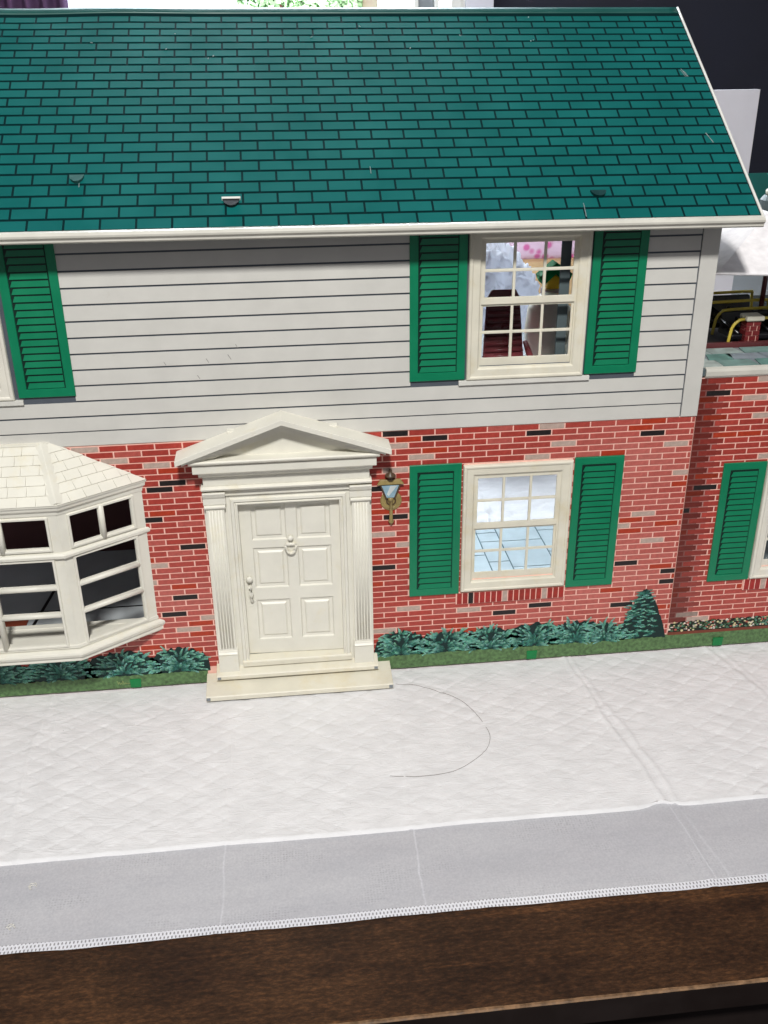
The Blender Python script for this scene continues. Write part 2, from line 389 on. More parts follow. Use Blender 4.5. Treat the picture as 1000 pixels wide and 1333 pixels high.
cloth = thing('tablecloth', 'white quilted tablecloth with grey net hem spread under the house', 'tablecloth', (0, 0, TZ))
xs = np.concatenate([np.arange(-560, -300, 20), np.arange(-300, 420, 1.25), np.arange(420, 721, 20)])
ys = np.concatenate([np.arange(-155.6, 40, 1.25), np.arange(40, 196, 16), np.arange(196, 340, 2.5), np.arange(340, 640, 20)])
def cloth_h(X, Y):
    h = np.full(X.shape, -1.15)
    for x0, x1, a, wd in ((-170, -171, 0.75, 1.5), (-164, -158, 0.4, 1.2), (-47, -46, 0.42, 1.3), (66, 57, 0.30, 1.2), (189, 209, 1.05, 1.5), (194, 217, 0.75, 1.6), (297, 338, 1.0, 1.6), (303, 346, 0.45, 1.2)):
        t = np.clip((-Y)/155, -0.3, 1); xc = x0+(x1-x0)*t + 1.6*(vnoise(Y/17+x0, Y*0, 5)-0.5)*2
        d = X-xc
        h = h + a*np.exp(-(d/wd)**2)*(0.55+0.6*vnoise(Y/26+x0, Y*0+3, 9)) - 0.32*a*np.exp(-((d-3*wd)/(2.4*wd))**2)
    p = 17.0; u = (X*0.82+Y*1.25)/p+0.5*fbm(X/40, Y/40, 31); v = (X*0.82-Y*1.25)/p+0.5*fbm(X/40, Y/40, 41)
    q = np.abs(np.sin(math.pi*u))*np.abs(np.sin(math.pi*v))
    mask = np.clip(fbm(X/70, Y/55, 77)*2.2-0.45, 0.12, 1)
    h = h + 0.22*mask*(q-0.4)
    brk = np.clip(fbm(X/9, Y/9, 171)*2.4-0.55, 0, 1)
    h = h - 0.44*np.clip(mask*1.25, 0, 1)*brk*(np.exp(-(np.sin(math.pi*u)/0.20)**2)+np.exp(-(np.sin(math.pi*v)/0.20)**2))
    dim = np.exp(-((np.abs(np.sin(math.pi*u))+np.abs(np.sin(math.pi*v)))/0.16)**2)
    h = h - 0.55*dim*np.clip(mask*1.3, 0, 1)
    w1 = fbm((X+0.9*Y)/15, (Y-0.2*X)/4.2, 11, 4); h = h - 0.9*np.abs(w1-0.47)*(1-0.5*mask)
    w2 = fbm((X-1.1*Y)/20, (Y+0.25*X)/6.0, 21, 4); h = h - 0.8*np.abs(w2-0.47)
    h = h + np.where(Y > 196, 1, 0)*(5*np.abs(fbm((X+2*Y)/70, (Y-.3*X)/22, 131, 4)-.47)-0.3)
    h = h + 0.06*(fbm(X/3.0, Y/2.4, 51, 3)-0.45) + 0.6*(fbm(X/60, Y/60, 61, 2)-0.4)
    return np.minimum(h, np.where((Y > -26) & (Y < 206), -0.05, 1.5))
X, Y = np.meshgrid(xs, ys); Hh = cloth_h(X, Y)
e0 = 0.9*(fbm(xs/45, xs*0, 3)-0.4)*2                      # slightly wavy folded front edge
bulge = 3.6*np.exp(-((xs-206)/9)**2)
Y[0] = Y[0]+e0+bulge; Y[1] = Y[1]+e0*0.7+bulge*.7; Y[2] = Y[2]+e0*0.4+bulge*.4
Hh[0] = -2.9; Hh[1] = np.minimum(Hh[1]+0.15, -0.5)
verts = [(float(a), float(b), float(c)-TZ) for a, b, c in zip(X.ravel(), Y.ravel(), Hh.ravel())]
nx = len(xs); faces = [(j*nx+i, j*nx+i+1, (j+1)*nx+i+1, (j+1)*nx+i) for j in range(len(ys)-1) for i in range(nx-1)]
mb = MB(); mb.v = verts; mb.f = faces
me = bpy.data.meshes.new('cover'); me.from_pydata([(a*S, b*S, c*S) for a, b, c in verts], [], faces); me.update()
for p in me.polygons: p.use_smooth = True
P('cover', me, CLOTH, cloth)
def strip(name, y0, y1, n, mat, z0, fold):
    hx = np.arange(-320, 460, 2.0); hy = np.linspace(y0, y1, n); HX, HY = np.meshgrid(hx, hy)
    hz = z0 + 0.22*fbm(HX/9, HY/9, 91, 3) + 0.5*(fbm(HX/60, HY/60, 92, 2)-.4)
    for xc0, a in ((-47, 0.35), (58.5, 0.6), (214, 0.9), (338, .6)):
        hz = hz + a*np.exp(-((HX-xc0-0.05*(HY+155))/1.2)**2)
    hz = np.maximum(hz, TZ+0.12)
    if fold: HY = HY + (1.1*(fbm(hx/38, hx*0, 71)-0.45)*2)[None, :]
    else: HY = HY + np.where(HY < y0+(y1-y0)*-.01, 0, ((HY-y1)/(y0-y1)))*(1.1*(fbm(hx/38, hx*0, 71)-0.45)*2)[None, :]
    m_ = bpy.data.meshes.new(name); n_ = len(hx)
    m_.from_pydata([(a*S, b*S, (c-TZ)*S) for a, b, c in zip(HX.ravel(), HY.ravel(), hz.ravel())], [],
                   [(j*n_+i, j*n_+i+1, (j+1)*n_+i+1, (j+1)*n_+i) for j in range(len(hy)-1) for i in range(n_-1)])
    m_.update()
    for p in m_.polygons: p.use_smooth = True
    return P(name, m_, mat, cloth)
strip('hem_band', -210.5, -150, 34, HEM, -2.9, False)
strip('crochet_edge', -216.0, -210.6, 4, EDGING, -2.85, True)
# small white snags in the net
sn = MB()
for cx, cy in ((-148, -172), (-147.5, -173.5), (-152.5, -200), (-153.5, -198.5)):
    pts = [(cx+2.0*math.cos(a)*random.uniform(.6, 1.2), cy+1.6*math.sin(a)*random.uniform(.6, 1.2), 0.95) for a in np.linspace(0, 4.5, 7)]
    sn.tube(pts, 0.28, 5)
stuff(P('net_snag', sn, TRIM, cloth))

hp = [(66, -17.5), (79, -20), (95, -30), (107.5, -41.4), (115, -57), (119.3, -76), (118, -86), (113.4, -94.5), (103, -104), (89.7, -111.5), (70, -113.5), (51.2, -110.8)]
def smooth_pts(pts, k=5):
    out = []
    for i in range(len(pts)-1):
        p0 = pts[max(i-1, 0)]; p1 = pts[i]; p2 = pts[i+1]; p3 = pts[min(i+2, len(pts)-1)]
        for j in range(k):
            t = j/k
            out.append(tuple(0.5*((2*b)+(c-a)*t+(2*a-5*b+4*c-d)*t*t+(3*b-a-3*c+d)*t**3) for a, b, c, d in zip(p0, p1, p2, p3)))
    return out+[pts[-1]]
sp = smooth_pts(hp); sp3 = [(x, y, float(cloth_h(np.array([[x]]), np.array([[y]]))[0, 0])+0.2) for x, y in sp]
tag(P('hair_strand', MB().tube(sp3, 0.12, 5), paint('hair_brown', (96, 84, 76), 0.5)), 'single dark hair lying in a curve on the white cloth', 'hair')

# ------------------------------------------------------------------ the dollhouse
house = thing('dollhouse', 'tin toy house with green roof, white siding, red brick and cream doorway', 'dollhouse')

# openings in the two storeys of the front sheet
LWIN = (113, 186, 60, 154); UWIN = (113, 187, 211.3, 304.5); ULWIN = (-232.5, -158.8, 211.3, 304.5); WWIN = (320.7, 393, 55.5, 149)
def aper(w): return (w[0]+8.2, w[1]-8.2, w[2]+8.6, w[3]-8.2)
BAYC = -203.0
fw = P('front_wall', MB().slab(-330, 265.6, 0, 180.2, 0, 0.8, [aper(LWIN), (-34.5, 33.5, 16, 137), (-304, -99, 52.5, 152)]), MORTAR, house)
sw = P('siding_wall', MB().slab(-330, 265.6, 180.4, 309, 0, 0.8, [aper(UWIN), aper(ULWIN)]), SIDEGAP, house)
ww = P('wing_wall', MB().slab(265.9, 470, 0, 205.4, 0.25, 1.0, [aper(WWIN)]), MORTAR, house)

# siding boards, lapped
SP = 9.66
for k in range(13):
    zb = 180.4+SP*k; zt = zb+SP-1.2 if k else zb+8.55
    if k: zb = 189.9+SP*(k-1); zt = zb+SP-1.2
    zb += 0.0
    spans = [(-330, 254.3)]
    for w in (UWIN, ULWIN):
        a0, a1 = (77.6, 221.5) if w is UWIN else (-267, -123.2)
        if zt > w[2]-0.3:
            new = []
            for s0, s1 in spans:
                if zb > 208 and s0 < a0 and s1 > a1: new += [(s0, a0+0.6), (a1-0.6, s1)]
                else: new += [(s0, s1)]
            spans = new
    for s0, s1 in spans:
        P('siding_board', MB().quad_strip([[(s0, 0.2, zb), (s0, -0.75, zb), (s0, -0.25, zt), (s0, 0.2, zt)], [(s1, 0.2, zb), (s1, -0.75, zb), (s1, -0.25, zt), (s1, 0.2, zt)]], True, True, True), SIDING, sw)
P('corner_board', MB().box(255.1, 266.1, -0.9, 0.2, 180.3, 308), SIDING, house, 0.15)
sc_ = MB()
for px, pz, l in ((15, 232, 2.6), (28, 234, 3.2), (-10, 231, 2.4), (33, 240, 2.2), (9, 222, 2.4)):
    sc_.quad_strip([[(px-60, -0.78, pz), (px-60+0.35, -0.78, pz)], [(px-60+l*0.55, -0.72, pz-l), (px-60+l*0.55+0.35, -0.72, pz-l)]], False)
stuff(P('paint_scratch', sc_, paint('faint_scratch', (136, 134, 130), 0.5), sw))

# ---- bricks
CO = 4.166; PITCH = 16.9; BH = 3.36
def brick_col(x, z, wing=False):
    t = random.random()
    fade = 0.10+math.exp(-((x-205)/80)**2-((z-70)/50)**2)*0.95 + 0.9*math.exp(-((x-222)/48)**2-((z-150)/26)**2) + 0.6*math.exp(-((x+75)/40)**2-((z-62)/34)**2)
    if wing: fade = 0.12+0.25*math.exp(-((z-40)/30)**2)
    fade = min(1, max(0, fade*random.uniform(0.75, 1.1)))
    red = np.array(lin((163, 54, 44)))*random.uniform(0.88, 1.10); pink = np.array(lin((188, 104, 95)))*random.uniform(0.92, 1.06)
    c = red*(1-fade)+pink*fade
    if 0.10 < t < 0.20 and not wing: c = c*0.55+pink*0.45
    if t < 0.07: c = np.array(lin((170, 56, 32)))
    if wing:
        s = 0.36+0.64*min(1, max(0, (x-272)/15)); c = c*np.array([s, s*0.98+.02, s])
    return tuple(float(v) for v in c)
DARK = [(-72.5, 153.1), (-81.0, 149.4), (-88.0, 128.3), (-63.3, 107.2), (-70.8, 69.7), (-79.1, 57.2), (65.5, 178.4), (91.6, 173.6), (159.9, 174.0), (76.3, 119.2), (59.1, 82.1), (166.8, 46.3), (141.8, 42.0), (237.5, 170.0), (227.4, 74.7), (259.9, 66.5), (260.1, 58.3), (230.2, 38.4), (60, 141)]
GREY = [(-116.5, 177.8), (-107.9, 170.7), (-81.5, 166.4), (-86.8, 94.7), (-91.1, 82.3), (-70.2, 45.3), (-57.5, 53.7), (176.5, 178), (177.0, 165.7), (82.7, 161.7), (159.7, 157.7), (69.4, 169.9), (66.8, 153.0), (59.4, 107.0), (71.6, 98.7), (74.2, 49.7), (116.5, 45.2), (58.6, 33.5), (258.2, 161.4), (260.2, 140.9), (235.9, 112.0), (223.8, 103.5), (244.0, 91.3)]
WDARK = [(287.1, 128.6), (276.8, 194.4), (269, 111.6)]
WGREY = [(315.7, 149.4), (272.4, 30.0), (280.4, 25.5), (307.1, 202.3), (302.2, 190.6), (310.5, 178.0)]
def lay(x0, x1, ztop, zmin, excl, phase, dark, grey, wing):
    out = []
    for k in range(60):
        zc = ztop-CO*k
        if zc < zmin: break
        j0 = phase+(0 if k % 2 == 0 else PITCH/2)
        n0 = math.floor((x0-j0)/PITCH)
        for n in range(n0, n0+80):
            a = j0+n*PITCH+0.46; b = a+PITCH-0.92
            cx = (a+b)/2; a = max(a, x0); b = min(b, x1)
            if a >= x1: break
            segs = [(a, b)]
            for ex in excl:
                if zc+BH/2 < ex[2]+2.6 or zc-BH/2 > ex[3]-2.6: continue
                new = []
                for s0, s1 in segs:
                    if s1 <= ex[0] or s0 >= ex[1]: new.append((s0, s1)); continue
                    if s0 < ex[0]: new.append((s0, ex[0]))
                    if s1 > ex[1]: new.append((ex[1], s1))
                segs = new
            col = brick_col(cx, zc, wing)
            if any(abs(cx-d[0]) < PITCH/2 and abs(zc-d[1]) < CO/2 for d in dark): col = lin((34, 28, 28))
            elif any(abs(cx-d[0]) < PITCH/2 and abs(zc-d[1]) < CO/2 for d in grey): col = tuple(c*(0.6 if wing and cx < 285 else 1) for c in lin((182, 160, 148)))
            for s0, s1 in segs:
                if s1-s0 > 1.2: out.append((s0, s1, zc, col))
    return out
EX = [(113.4, 185.6, 59.4, 154.6), (78.6, 111.4, 58.4, 155.8), (187.6, 219.6, 57.8, 155.6), (-50, 48, 0, 172), (110, 187, 48, 60), (-300, -98, 50, 152)]
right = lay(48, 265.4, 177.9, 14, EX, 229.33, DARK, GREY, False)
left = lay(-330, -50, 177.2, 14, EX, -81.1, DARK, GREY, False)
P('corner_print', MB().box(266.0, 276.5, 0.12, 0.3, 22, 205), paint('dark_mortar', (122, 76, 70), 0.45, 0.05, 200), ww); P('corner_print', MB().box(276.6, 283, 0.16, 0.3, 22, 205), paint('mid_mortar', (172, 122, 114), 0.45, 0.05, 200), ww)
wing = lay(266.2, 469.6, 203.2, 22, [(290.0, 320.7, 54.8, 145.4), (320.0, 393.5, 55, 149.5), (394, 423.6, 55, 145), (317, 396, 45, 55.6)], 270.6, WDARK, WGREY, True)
cache = {}
def brick_mesh(w, h=BH, t=0.2):
    k = (round(w, 1), h)
    if k not in cache:
        m_ = MB().prism([(-k[0]/2, -h/2), (k[0]/2, -h/2), (k[0]/2, h/2), (-k[0]/2, h/2)], -t, 0.05).mesh('brick'); m_.materials.append(BRICK); cache[k] = m_
    return cache[k]
def put_brick(b, parent, y=0):
    o = bpy.data.objects.new('brick', brick_mesh(b[1]-b[0])); COL.objects.link(o); o.parent = parent
    o.location = ((b[0]+b[1])/2*S, y*S, b[2]*S); o.color = (*b[3], 1)
def rest_bricks(lst, parent, y=0):
    mb_ = MB(); cols = []
    for a, b, z, c in lst:
        mb_.box(a, b, y-0.2, y+0.05, z-BH/2, z+BH/2); cols += [c]*6
    me_ = mb_.mesh('bricks'); add_tint(me_, cols); stuff(P('bricks', me_, BRICKS_, parent))
single = [b for b in right if b[2] > 44][:205] ; rest = [b for b in right if b not in single]
ls = [b for b in left if b[0] > -120 and b[2] > 52][:55]; rest += [b for b in left if b not in ls and b[0] > -320]
ws = [b for b in wing if b[0] < 300 and b[2] > 150][:28]; wrest = [b for b in wing if b not in ws]
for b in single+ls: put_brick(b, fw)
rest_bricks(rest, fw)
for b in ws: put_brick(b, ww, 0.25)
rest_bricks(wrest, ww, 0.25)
# upright brick sills below the ground-floor windows
def soldier(x0, x1, z0, z1, parent, y, special):
    P('sill_backing', MB().box(x0-0.5, x1+0.5, y-0.9, y+0.1, z0, z1), MORTAR, parent)
    n = 19; w = (x1-x0)/n
    for i in range(n):
        c = lin((34, 28, 28)) if i == special[0] else lin((182, 160, 148)) if i in special[1:] else tuple(v*random.uniform(.85, 1.1) for v in lin((158, 46, 40)))
        o = P('brick', MB().prism([(-w/2+0.35, -(z1-z0)/2+0.3), (w/2-0.35, -(z1-z0)/2+0.3), (w/2-0.35, (z1-z0)/2-0.3), (-w/2+0.35, (z1-z0)/2-0.3)], -1.15, -0.85), BRICK, parent, loc=(x0+w*(i+0.5), y, (z0+z1)/2)); o.color = (*c, 1)
soldier(110.6, 186.4, 50.0, 58.9, fw, 0, (2, 8, 15)); soldier(318, 395, 46, 54.9, ww, 0.25, (50, 3, 13))

# ---- grass strip, shrubs, flower bed
def jag_strip(x0, x1, z, y0):
    pts = [(x0, 0.3)]; pts.append((x1, 0.3)); x = x1
    while x > x0:
        pts.append((x, z+random.uniform(-0.7, 0.5))); x -= random.uniform(0.8, 2.0)
    pts.append((x0, z)); return MB().prism(pts, y0, y0+0.3)
P('grass_strip', jag_strip(-330, -63, 10.2, -0.55), GRASS, house); P('grass_strip', jag_strip(52, 262.8, 11.2, -0.55), GRASS, house)
P('grass_strip', jag_strip(263, 470, 12.6, -0.22), GRASS, house)
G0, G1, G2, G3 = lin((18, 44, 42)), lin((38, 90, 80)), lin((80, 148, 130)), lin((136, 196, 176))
def leaf(mb, cols, x, z, ang, l, w, y, col):
    dx, dz = math.cos(ang), math.sin(ang); nx_, nz_ = -dz, dx; b = len(mb.v)
    mb.v += [(x, y, z), (x+dx*l*.5+nx_*w, y-0.12, z+dz*l*.5+nz_*w), (x+dx*l, y-0.04, z+dz*l), (x+dx*l*.5-nx_*w, y-0.12, z+dz*l*.5-nz_*w)]
    mb.f.append((b, b+3, b+2, b+1)); cols.append(col)
def shrub(cx, w, h, zb, cone=False, seed=0, base_l=0):
    rd = random.Random(seed); mb_ = MB(); cols = []
    n = 34; out = []
    for i in range(n+1):
        t = i/n; a = math.pi*t
        if cone: x = cx+w*(1-2*t)*0.98; hh = h*(1-abs(1-2*t)**1.35)**0.9*0.95
        else: x = cx+w*math.cos(a); hh = h*(math.sin(a)**0.6)*0.62
        out.append((x, zb+hh+rd.uniform(-1, 1)*(1.0 if cone else 1.7)))
    out = [(cx-w*0.95, zb-1)]+[(cx+w*0.95, zb-1)]+out
    top_ = out[2:]
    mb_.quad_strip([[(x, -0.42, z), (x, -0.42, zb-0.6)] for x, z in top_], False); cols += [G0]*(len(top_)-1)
    fronds = []
    if cone:
        for s_ in range(120):
            u_ = rd.random()**1.15; z = zb+1.5+h*u_*0.90; half = w*(1-u_**1.9)
            x = cx-w*.04+rd.uniform(-0.95, 0.62)*half; up = rd.uniform(-.15, .55)
            ang = up if rd.random() < .5 else math.pi-up
            fronds.append((x, z, ang, rd.uniform(3.0, 5.6), rd.random()))
    else:
        for s_ in range(105):
            a = rd.uniform(0.02, math.pi-0.02); rr = rd.uniform(0.05, 0.82)
            x = cx+w*math.cos(a)*rr*1.02; z = zb+0.5+h*math.sin(a)**0.75*rr*0.76
            ang = math.pi/2+(a-math.pi/2)*rd.uniform(0.8, 1.3)+rd.uniform(-.3, .3)
            if rd.random() < 0.45: ang = (rd.uniform(-.15, .5) if x > cx else math.pi-rd.uniform(-.15, .5))
            fronds.append((x, z, ang, rd.uniform(3.4, 7.6), rr/0.82*0.55+0.45*rd.random()))
    fronds.sort(key=lambda q_: q_[4])
    for n_, (x, z, ang, L, dep) in enumerate(fronds):
        y = -0.46-0.55*n_/len(fronds); sgn = -1 if math.cos(ang) > 0 else 1
        k = max(3, int(L/0.95)); px, pz, aa = x, z, ang
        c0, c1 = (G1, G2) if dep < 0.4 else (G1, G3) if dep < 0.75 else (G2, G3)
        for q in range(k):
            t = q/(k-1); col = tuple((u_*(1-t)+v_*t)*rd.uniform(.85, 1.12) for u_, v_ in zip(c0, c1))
            ll = rd.uniform(1.4, 2.2)*(1-0.5*t)*(0.8 if cone else 1.0)
            for sg in (-1, 1): leaf(mb_, cols, px, pz, aa+sg*rd.uniform(.55, .8), ll, 0.30, y, col)
            leaf(mb_, cols, px, pz, aa, 1.5, 0.28, y-0.02, col)
            px += math.cos(aa)*0.95; pz += math.sin(aa)*0.95; aa += sgn*(0.07 if not cone else 0.04)
            if pz < zb-1: break
    me_ = mb_.mesh('shrub'); add_tint(me_, cols)
    return P('shrub', me_, LEAF, house)
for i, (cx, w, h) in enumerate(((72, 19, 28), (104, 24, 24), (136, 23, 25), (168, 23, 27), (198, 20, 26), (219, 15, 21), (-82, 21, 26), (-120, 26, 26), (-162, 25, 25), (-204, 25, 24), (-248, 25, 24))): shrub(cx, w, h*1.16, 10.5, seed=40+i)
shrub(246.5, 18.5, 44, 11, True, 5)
fb = MB(); fc = []
fb.prism([(266.3, 12.6), (470, 12.6)]+[(x, 22+random.uniform(-1, 1)) for x in np.arange(470, 266, -1.7)], -0.20, 0.2); fc += [lin((30, 34, 26))]*(len(fb.f))
fb.box(266.3, 470, -0.24, 0, 11.8, 14.2); fc += [lin((120, 62, 46))]*6
for i in range(690):
    x = random.uniform(267, 469); z = random.uniform(15, 22.6); r = random.uniform(0.55, 1.15); y = -0.28-0.2*random.random(); b = len(fb.v)
    a0 = random.random()*3; st = random.uniform(.5, 1)
    fb.v += [(x+r*math.cos(a0+k*math.pi/3), y, z+r*st*math.sin(a0+k*math.pi/3)) for k in range(6)]; fb.f.append(tuple(range(b, b+6)))
    fc.append(random.choice([lin((222, 210, 196)), lin((206, 196, 150)), lin((70, 110, 84)), lin((90, 130, 110)), lin((176, 90, 78)), lin((60, 92, 60))]))
me_ = fb.mesh('flower_bed'); add_tint(me_, fc); stuff(P('flower_bed', me_, FLOWER, house))
for tx, tz in ((-112.6, 0), (166.4, 0), (305.1, 0)):
    P('fixing_tab', MB().prism([(tx-3.6, 0.4), (tx+3.4, 0.4), (tx+3.9, 7.2), (tx-3.9, 7.2)], -1.3, -0.34), TABG, house, 0.3)
# the maker's faint yellow scribble on the grass
sg = MB(); x = -124.5
pts = [(-125, 6.5), (-124.3, 3.6), (-123.8, 5.6), (-123.0, 3.4), (-122.4, 4.8), (-121.6, 3.5), (-121.2, 6.6), (-120.6, 3.6), (-119.8, 4.6), (-119.2, 3.5), (-118.6, 4.5), (-117.8, 3.5), (-116.6, 4.1), (-115.2, 3.8)]
sg.tube([(a, -0.45, b) for a, b in smooth_pts(pts, 3)], 0.17, 4); P('scribble_mark', sg, paint('pale_yellow_ink', (196, 190, 120), 0.5), house)

# ---- windows
WPROF = [(0, -1.2), (0.35, -2.4), (1.1, -2.8), (2.1, -2.6), (2.6, -2.0), (6.6, -1.8), (7.2, -1.3), (7.5, -0.6), (8.3, -0.5)]
def window(w, mat=CREAM, y=0):
    x0, x1, z0, z1 = w
    root = bpy.data.objects.new('window', None); COL.objects.link(root); root.parent = house; root.location = (0, y*S, 0); root.empty_display_size = 0.01
    P('frame', MB().frame(x0, x1, z0, z1, WPROF, 2.2), mat, root, 0.18)
    a0, a1, b0, b1 = x0+8.0, x1-8.0, z0+8.4, z1-8.0
    zm = b0+(b1-b0)*0.525
    def sash(nm, za, zb, ya, yb, rail_b, rail_t, st):
        m_ = MB(); hx0, hx1, hz0, hz1 = a0+st, a1-st, za+rail_b, zb-rail_t
        holes = []; mw = 1.75; pw = (hx1-hx0-2*mw)/3; ph = (hz1-hz0-mw)/2
        for i in range(3):
            for j in range(2): holes.append((hx0+i*(pw+mw), hx0+i*(pw+mw)+pw, hz0+j*(ph+mw), hz0+j*(ph+mw)+ph))
        P(nm, m_.slab(a0, a1, za, zb, ya, yb, holes), mat, root, 0.28)
    sash('upper_sash', zm-2.0, b1, -0.35, 1.2, 4.2, 2.2, 2.2)
    sash('lower_sash', b0-0.3, zm-1.2, 0.75, 2.1, 5.2, 2.2, 1.7)
    return root
window(LWIN, IVORY); window(UWIN, IVORY); window(ULWIN, CREAM); window(WWIN, CREAM, 0.25)
for w in (UWIN, ULWIN): P('window_sill', MB().box(w[0]-4.6, w[1]+4.6, -1.9, 0.2, w[2]-3.1, w[2]-0.05), TRIM, house, 0.25)
# ---- shutters with single louvres
def shutter(x0, x1, z0, z1, n, y=0):
    root = bpy.data.objects.new('shutter', None); COL.objects.link(root); root.parent = house; root.location = (0, y*S, 0); root.empty_display_size = 0.01
    fb_, ft = 5.3, 5.2; st = 5.2
    P('backing', MB().box(x0+1, x1-1, -0.95, 0.1, z0+1, z1-1), DGREEN, root)
    P('frame', MB().frame(x0, x1, z0, z1, [(0, -1.25), (0.25, -1.45), (st-0.3, -1.45), (st, -1.0)], 0.1), GREEN, root)
    sx0, sx1, sz0, sz1 = x0+st+0.7, x1-st-0.55, z0+fb_+0.35, z1-ft-0.35; p = (sz1-sz0)/n
    for i in range(n):
        zb = sz0+p*i; zt = zb+p-1.05
        poly = [(sx0, zb), (sx1, zb), (sx1, zt), (sx0+1.35, zt)]
        b = MB(); nn = 4
        b.quad_strip([[(sx0, -0.9, zb), (sx1, -0.9, zb), (sx1, -0.9, zt), (sx0+1.35, -0.9, zt)], [(sx0, -1.5, zb), (sx1, -1.5, zb), (sx1, -1.15, zt), (sx0+1.35, -1.15, zt)]], True, True, True)
        P('slat', b, GREEN, root)
    return root
shutter(77.8, 111.9, 58.8, 155.8, 20); shutter(187.0, 220.2, 58.2, 155.2, 20)
shutter(77.7, 112.0, 212, 309, 20); shutter(188.0, 221.6, 212, 309, 20)
shutter(-156.3, -123.3, 212.5, 309.5, 20); shutter(-267, -234, 212.5, 309.5, 20)
shutter(289.9, 320.0, 55, 145.3, 19, 0.25); shutter(393.6, 424, 55, 145.3, 19, 0.25)

# ---- roof
RT = 0.006
def tilt(x): return -(x-281)*RT
EY, EZ, RY, RZ = -20.0, 308.6, 145.4, 420.0
RL = math.hypot(RY-EY, RZ-EZ); UY, UZ = (RY-EY)/RL, (RZ-EZ)/RL; NY, NZ = -UZ, UY
XL, XR = -345.0, 281.0
def roofp(x, t, h=0.0):
    s_ = 1.0*math.sin(math.pi*min(1, max(0, t/RL)))*0.8 + (1.6*math.exp(-((x+120)/60)**2-((t-RL)/22)**2)*math.sin((x+120)/26) if t > RL-60 else 0)
    return (x, EY+UY*t+NY*(h+s_*0.5), EZ+UZ*t+NZ*(h+s_*0.5)+tilt(x))
roof = bpy.data.objects.new('roof', None); COL.objects.link(roof); roof.parent = house; roof.empty_display_size = 0.01
def roof_patch(x0, x1, t0, t1, h0, h1, nx_=1, nt=1, tb0=None):
    m_ = MB(); L = []
    for i in range(nx_+1):
        x = x0+(x1-x0)*i/nx_; top = [roofp(x, t0+(t1-t0)*j/nt, h1) for j in range(nt+1)]; bot = [roofp(x, t0+(t1-t0)*j/nt, h0) for j in range(nt, -1, -1)]
        L.append(top+bot)
    return m_.quad_strip(L, True, True, True)
o = P('roof_sheet', roof_patch(XL, XR-0.8, 0, RL, -0.8, 0, 60, 40), ROOFD, roof)
# course lines measured from eave to ridge
import_rows = np.array([45, 62, 78, 95, 113, 132, 151, 173, 197, 218, 240, 262, 285, 308, 331, 357, 382, 407, 433, 460, 486, 516, 545, 577])/2
ROWS = []
d9, d6 = 9.12, 6.75
t = 0.9
steps = np.linspace(d9, d6, 24); steps *= (RL-7.2-0.9)/steps.sum()
for q in steps: ROWS.append((t, t+q)); t += q
shing = []
TW = 19.3
for r_, (t0, t1) in enumerate(ROWS):
    j0 = 277.5-TW*0.24 - (TW/2 if r_ % 2 else 0) + random.uniform(-.25, .25)
    n = -2
    while True:
        b = j0-TW*(n-1); a = b-TW
        n += 1
        if b < XL+20: break
        a2 = max(a+0.62, XL+1); b2 = min(b-0.62, XR-1.6)
        if b2-a2 < 1.5: continue
        shing.append((a2, b2, t0+0.05, t1-1.6))
def shingle_col(x, t):
    k = random.uniform(0.94, 1.05); return tuple(v*k for v in lin((8, 91, 88)))
vis = [s_ for s_ in shing if s_[1] > -190]
vis.sort(key=lambda s_: (s_[2]))
sing = vis[:300]; others = [s_ for s_ in shing if s_ not in sing]
for a, b, t0, t1 in sing:
    m_ = MB().quad_strip([[roofp(a, t0, 0.22), roofp(b, t0, 0.22), roofp(b, t1, 0.16), roofp(a, t1, 0.16)][::1], [roofp(a, t0, -0.05), roofp(b, t0, -0.05), roofp(b, t1, -0.05), roofp(a, t1, -0.05)]], True, True, False)
    o = P('shingle', m_, ROOFG, roof); o.color = (*shingle_col(a, t0), 1)
m_ = MB(); cols = []
for a, b, t0, t1 in others:
    m_.quad_strip([[roofp(a, t0, 0.22), roofp(b, t0, 0.22), roofp(b, t1, 0.16), roofp(a, t1, 0.16)], [roofp(a, t0, -0.05), roofp(b, t0, -0.05), roofp(b, t1, -0.05), roofp(a, t1, -0.05)]], True, True, False); cols += [shingle_col(a, t0)]*5
me_ = m_.mesh('shingles'); add_tint(me_, cols); stuff(P('shingles', me_, ROOFGS, roof))
P('ridge_cap', roof_patch(XL, XR-0.6, RL-5.6, RL+0.6, -0.5, 0.55, 80, 3), RIDGE, roof, 0, True)
P('edge_trim', MB().tube([roofp(XR-0.2, t_, 0.2) for t_ in np.linspace(-2.5, RL+0.5, 14)], 0.85, 8), TRIM, roof, 0, True)
GP = [(-17, 308.6), (-19.5, 309.0), (-22.0, 308.4), (-23.4, 307.0), (-23.3, 305.8), (-22.2, 304.9), (-21.9, 304.2), (-22.0, 303.4), (-21.2, 302.6), (-18, 302.4)]
P('gutter', MB().extrude_x(GP, XL, XR+0.4, tilt(XL), tilt(XR)), GUTTER, house, 0.12, False)
# bare bright line along the eave where the paint is rubbed
rub = MB()
for x in np.arange(-40, 95, 3.1): rub.tube([roofp(x, 0.3, 0.25), roofp(x+random.uniform(1, 4.5), 0.3, 0.3)], random.uniform(.12, .3), 4)
stuff(P('rubbed_edge', rub, TIN, roof))
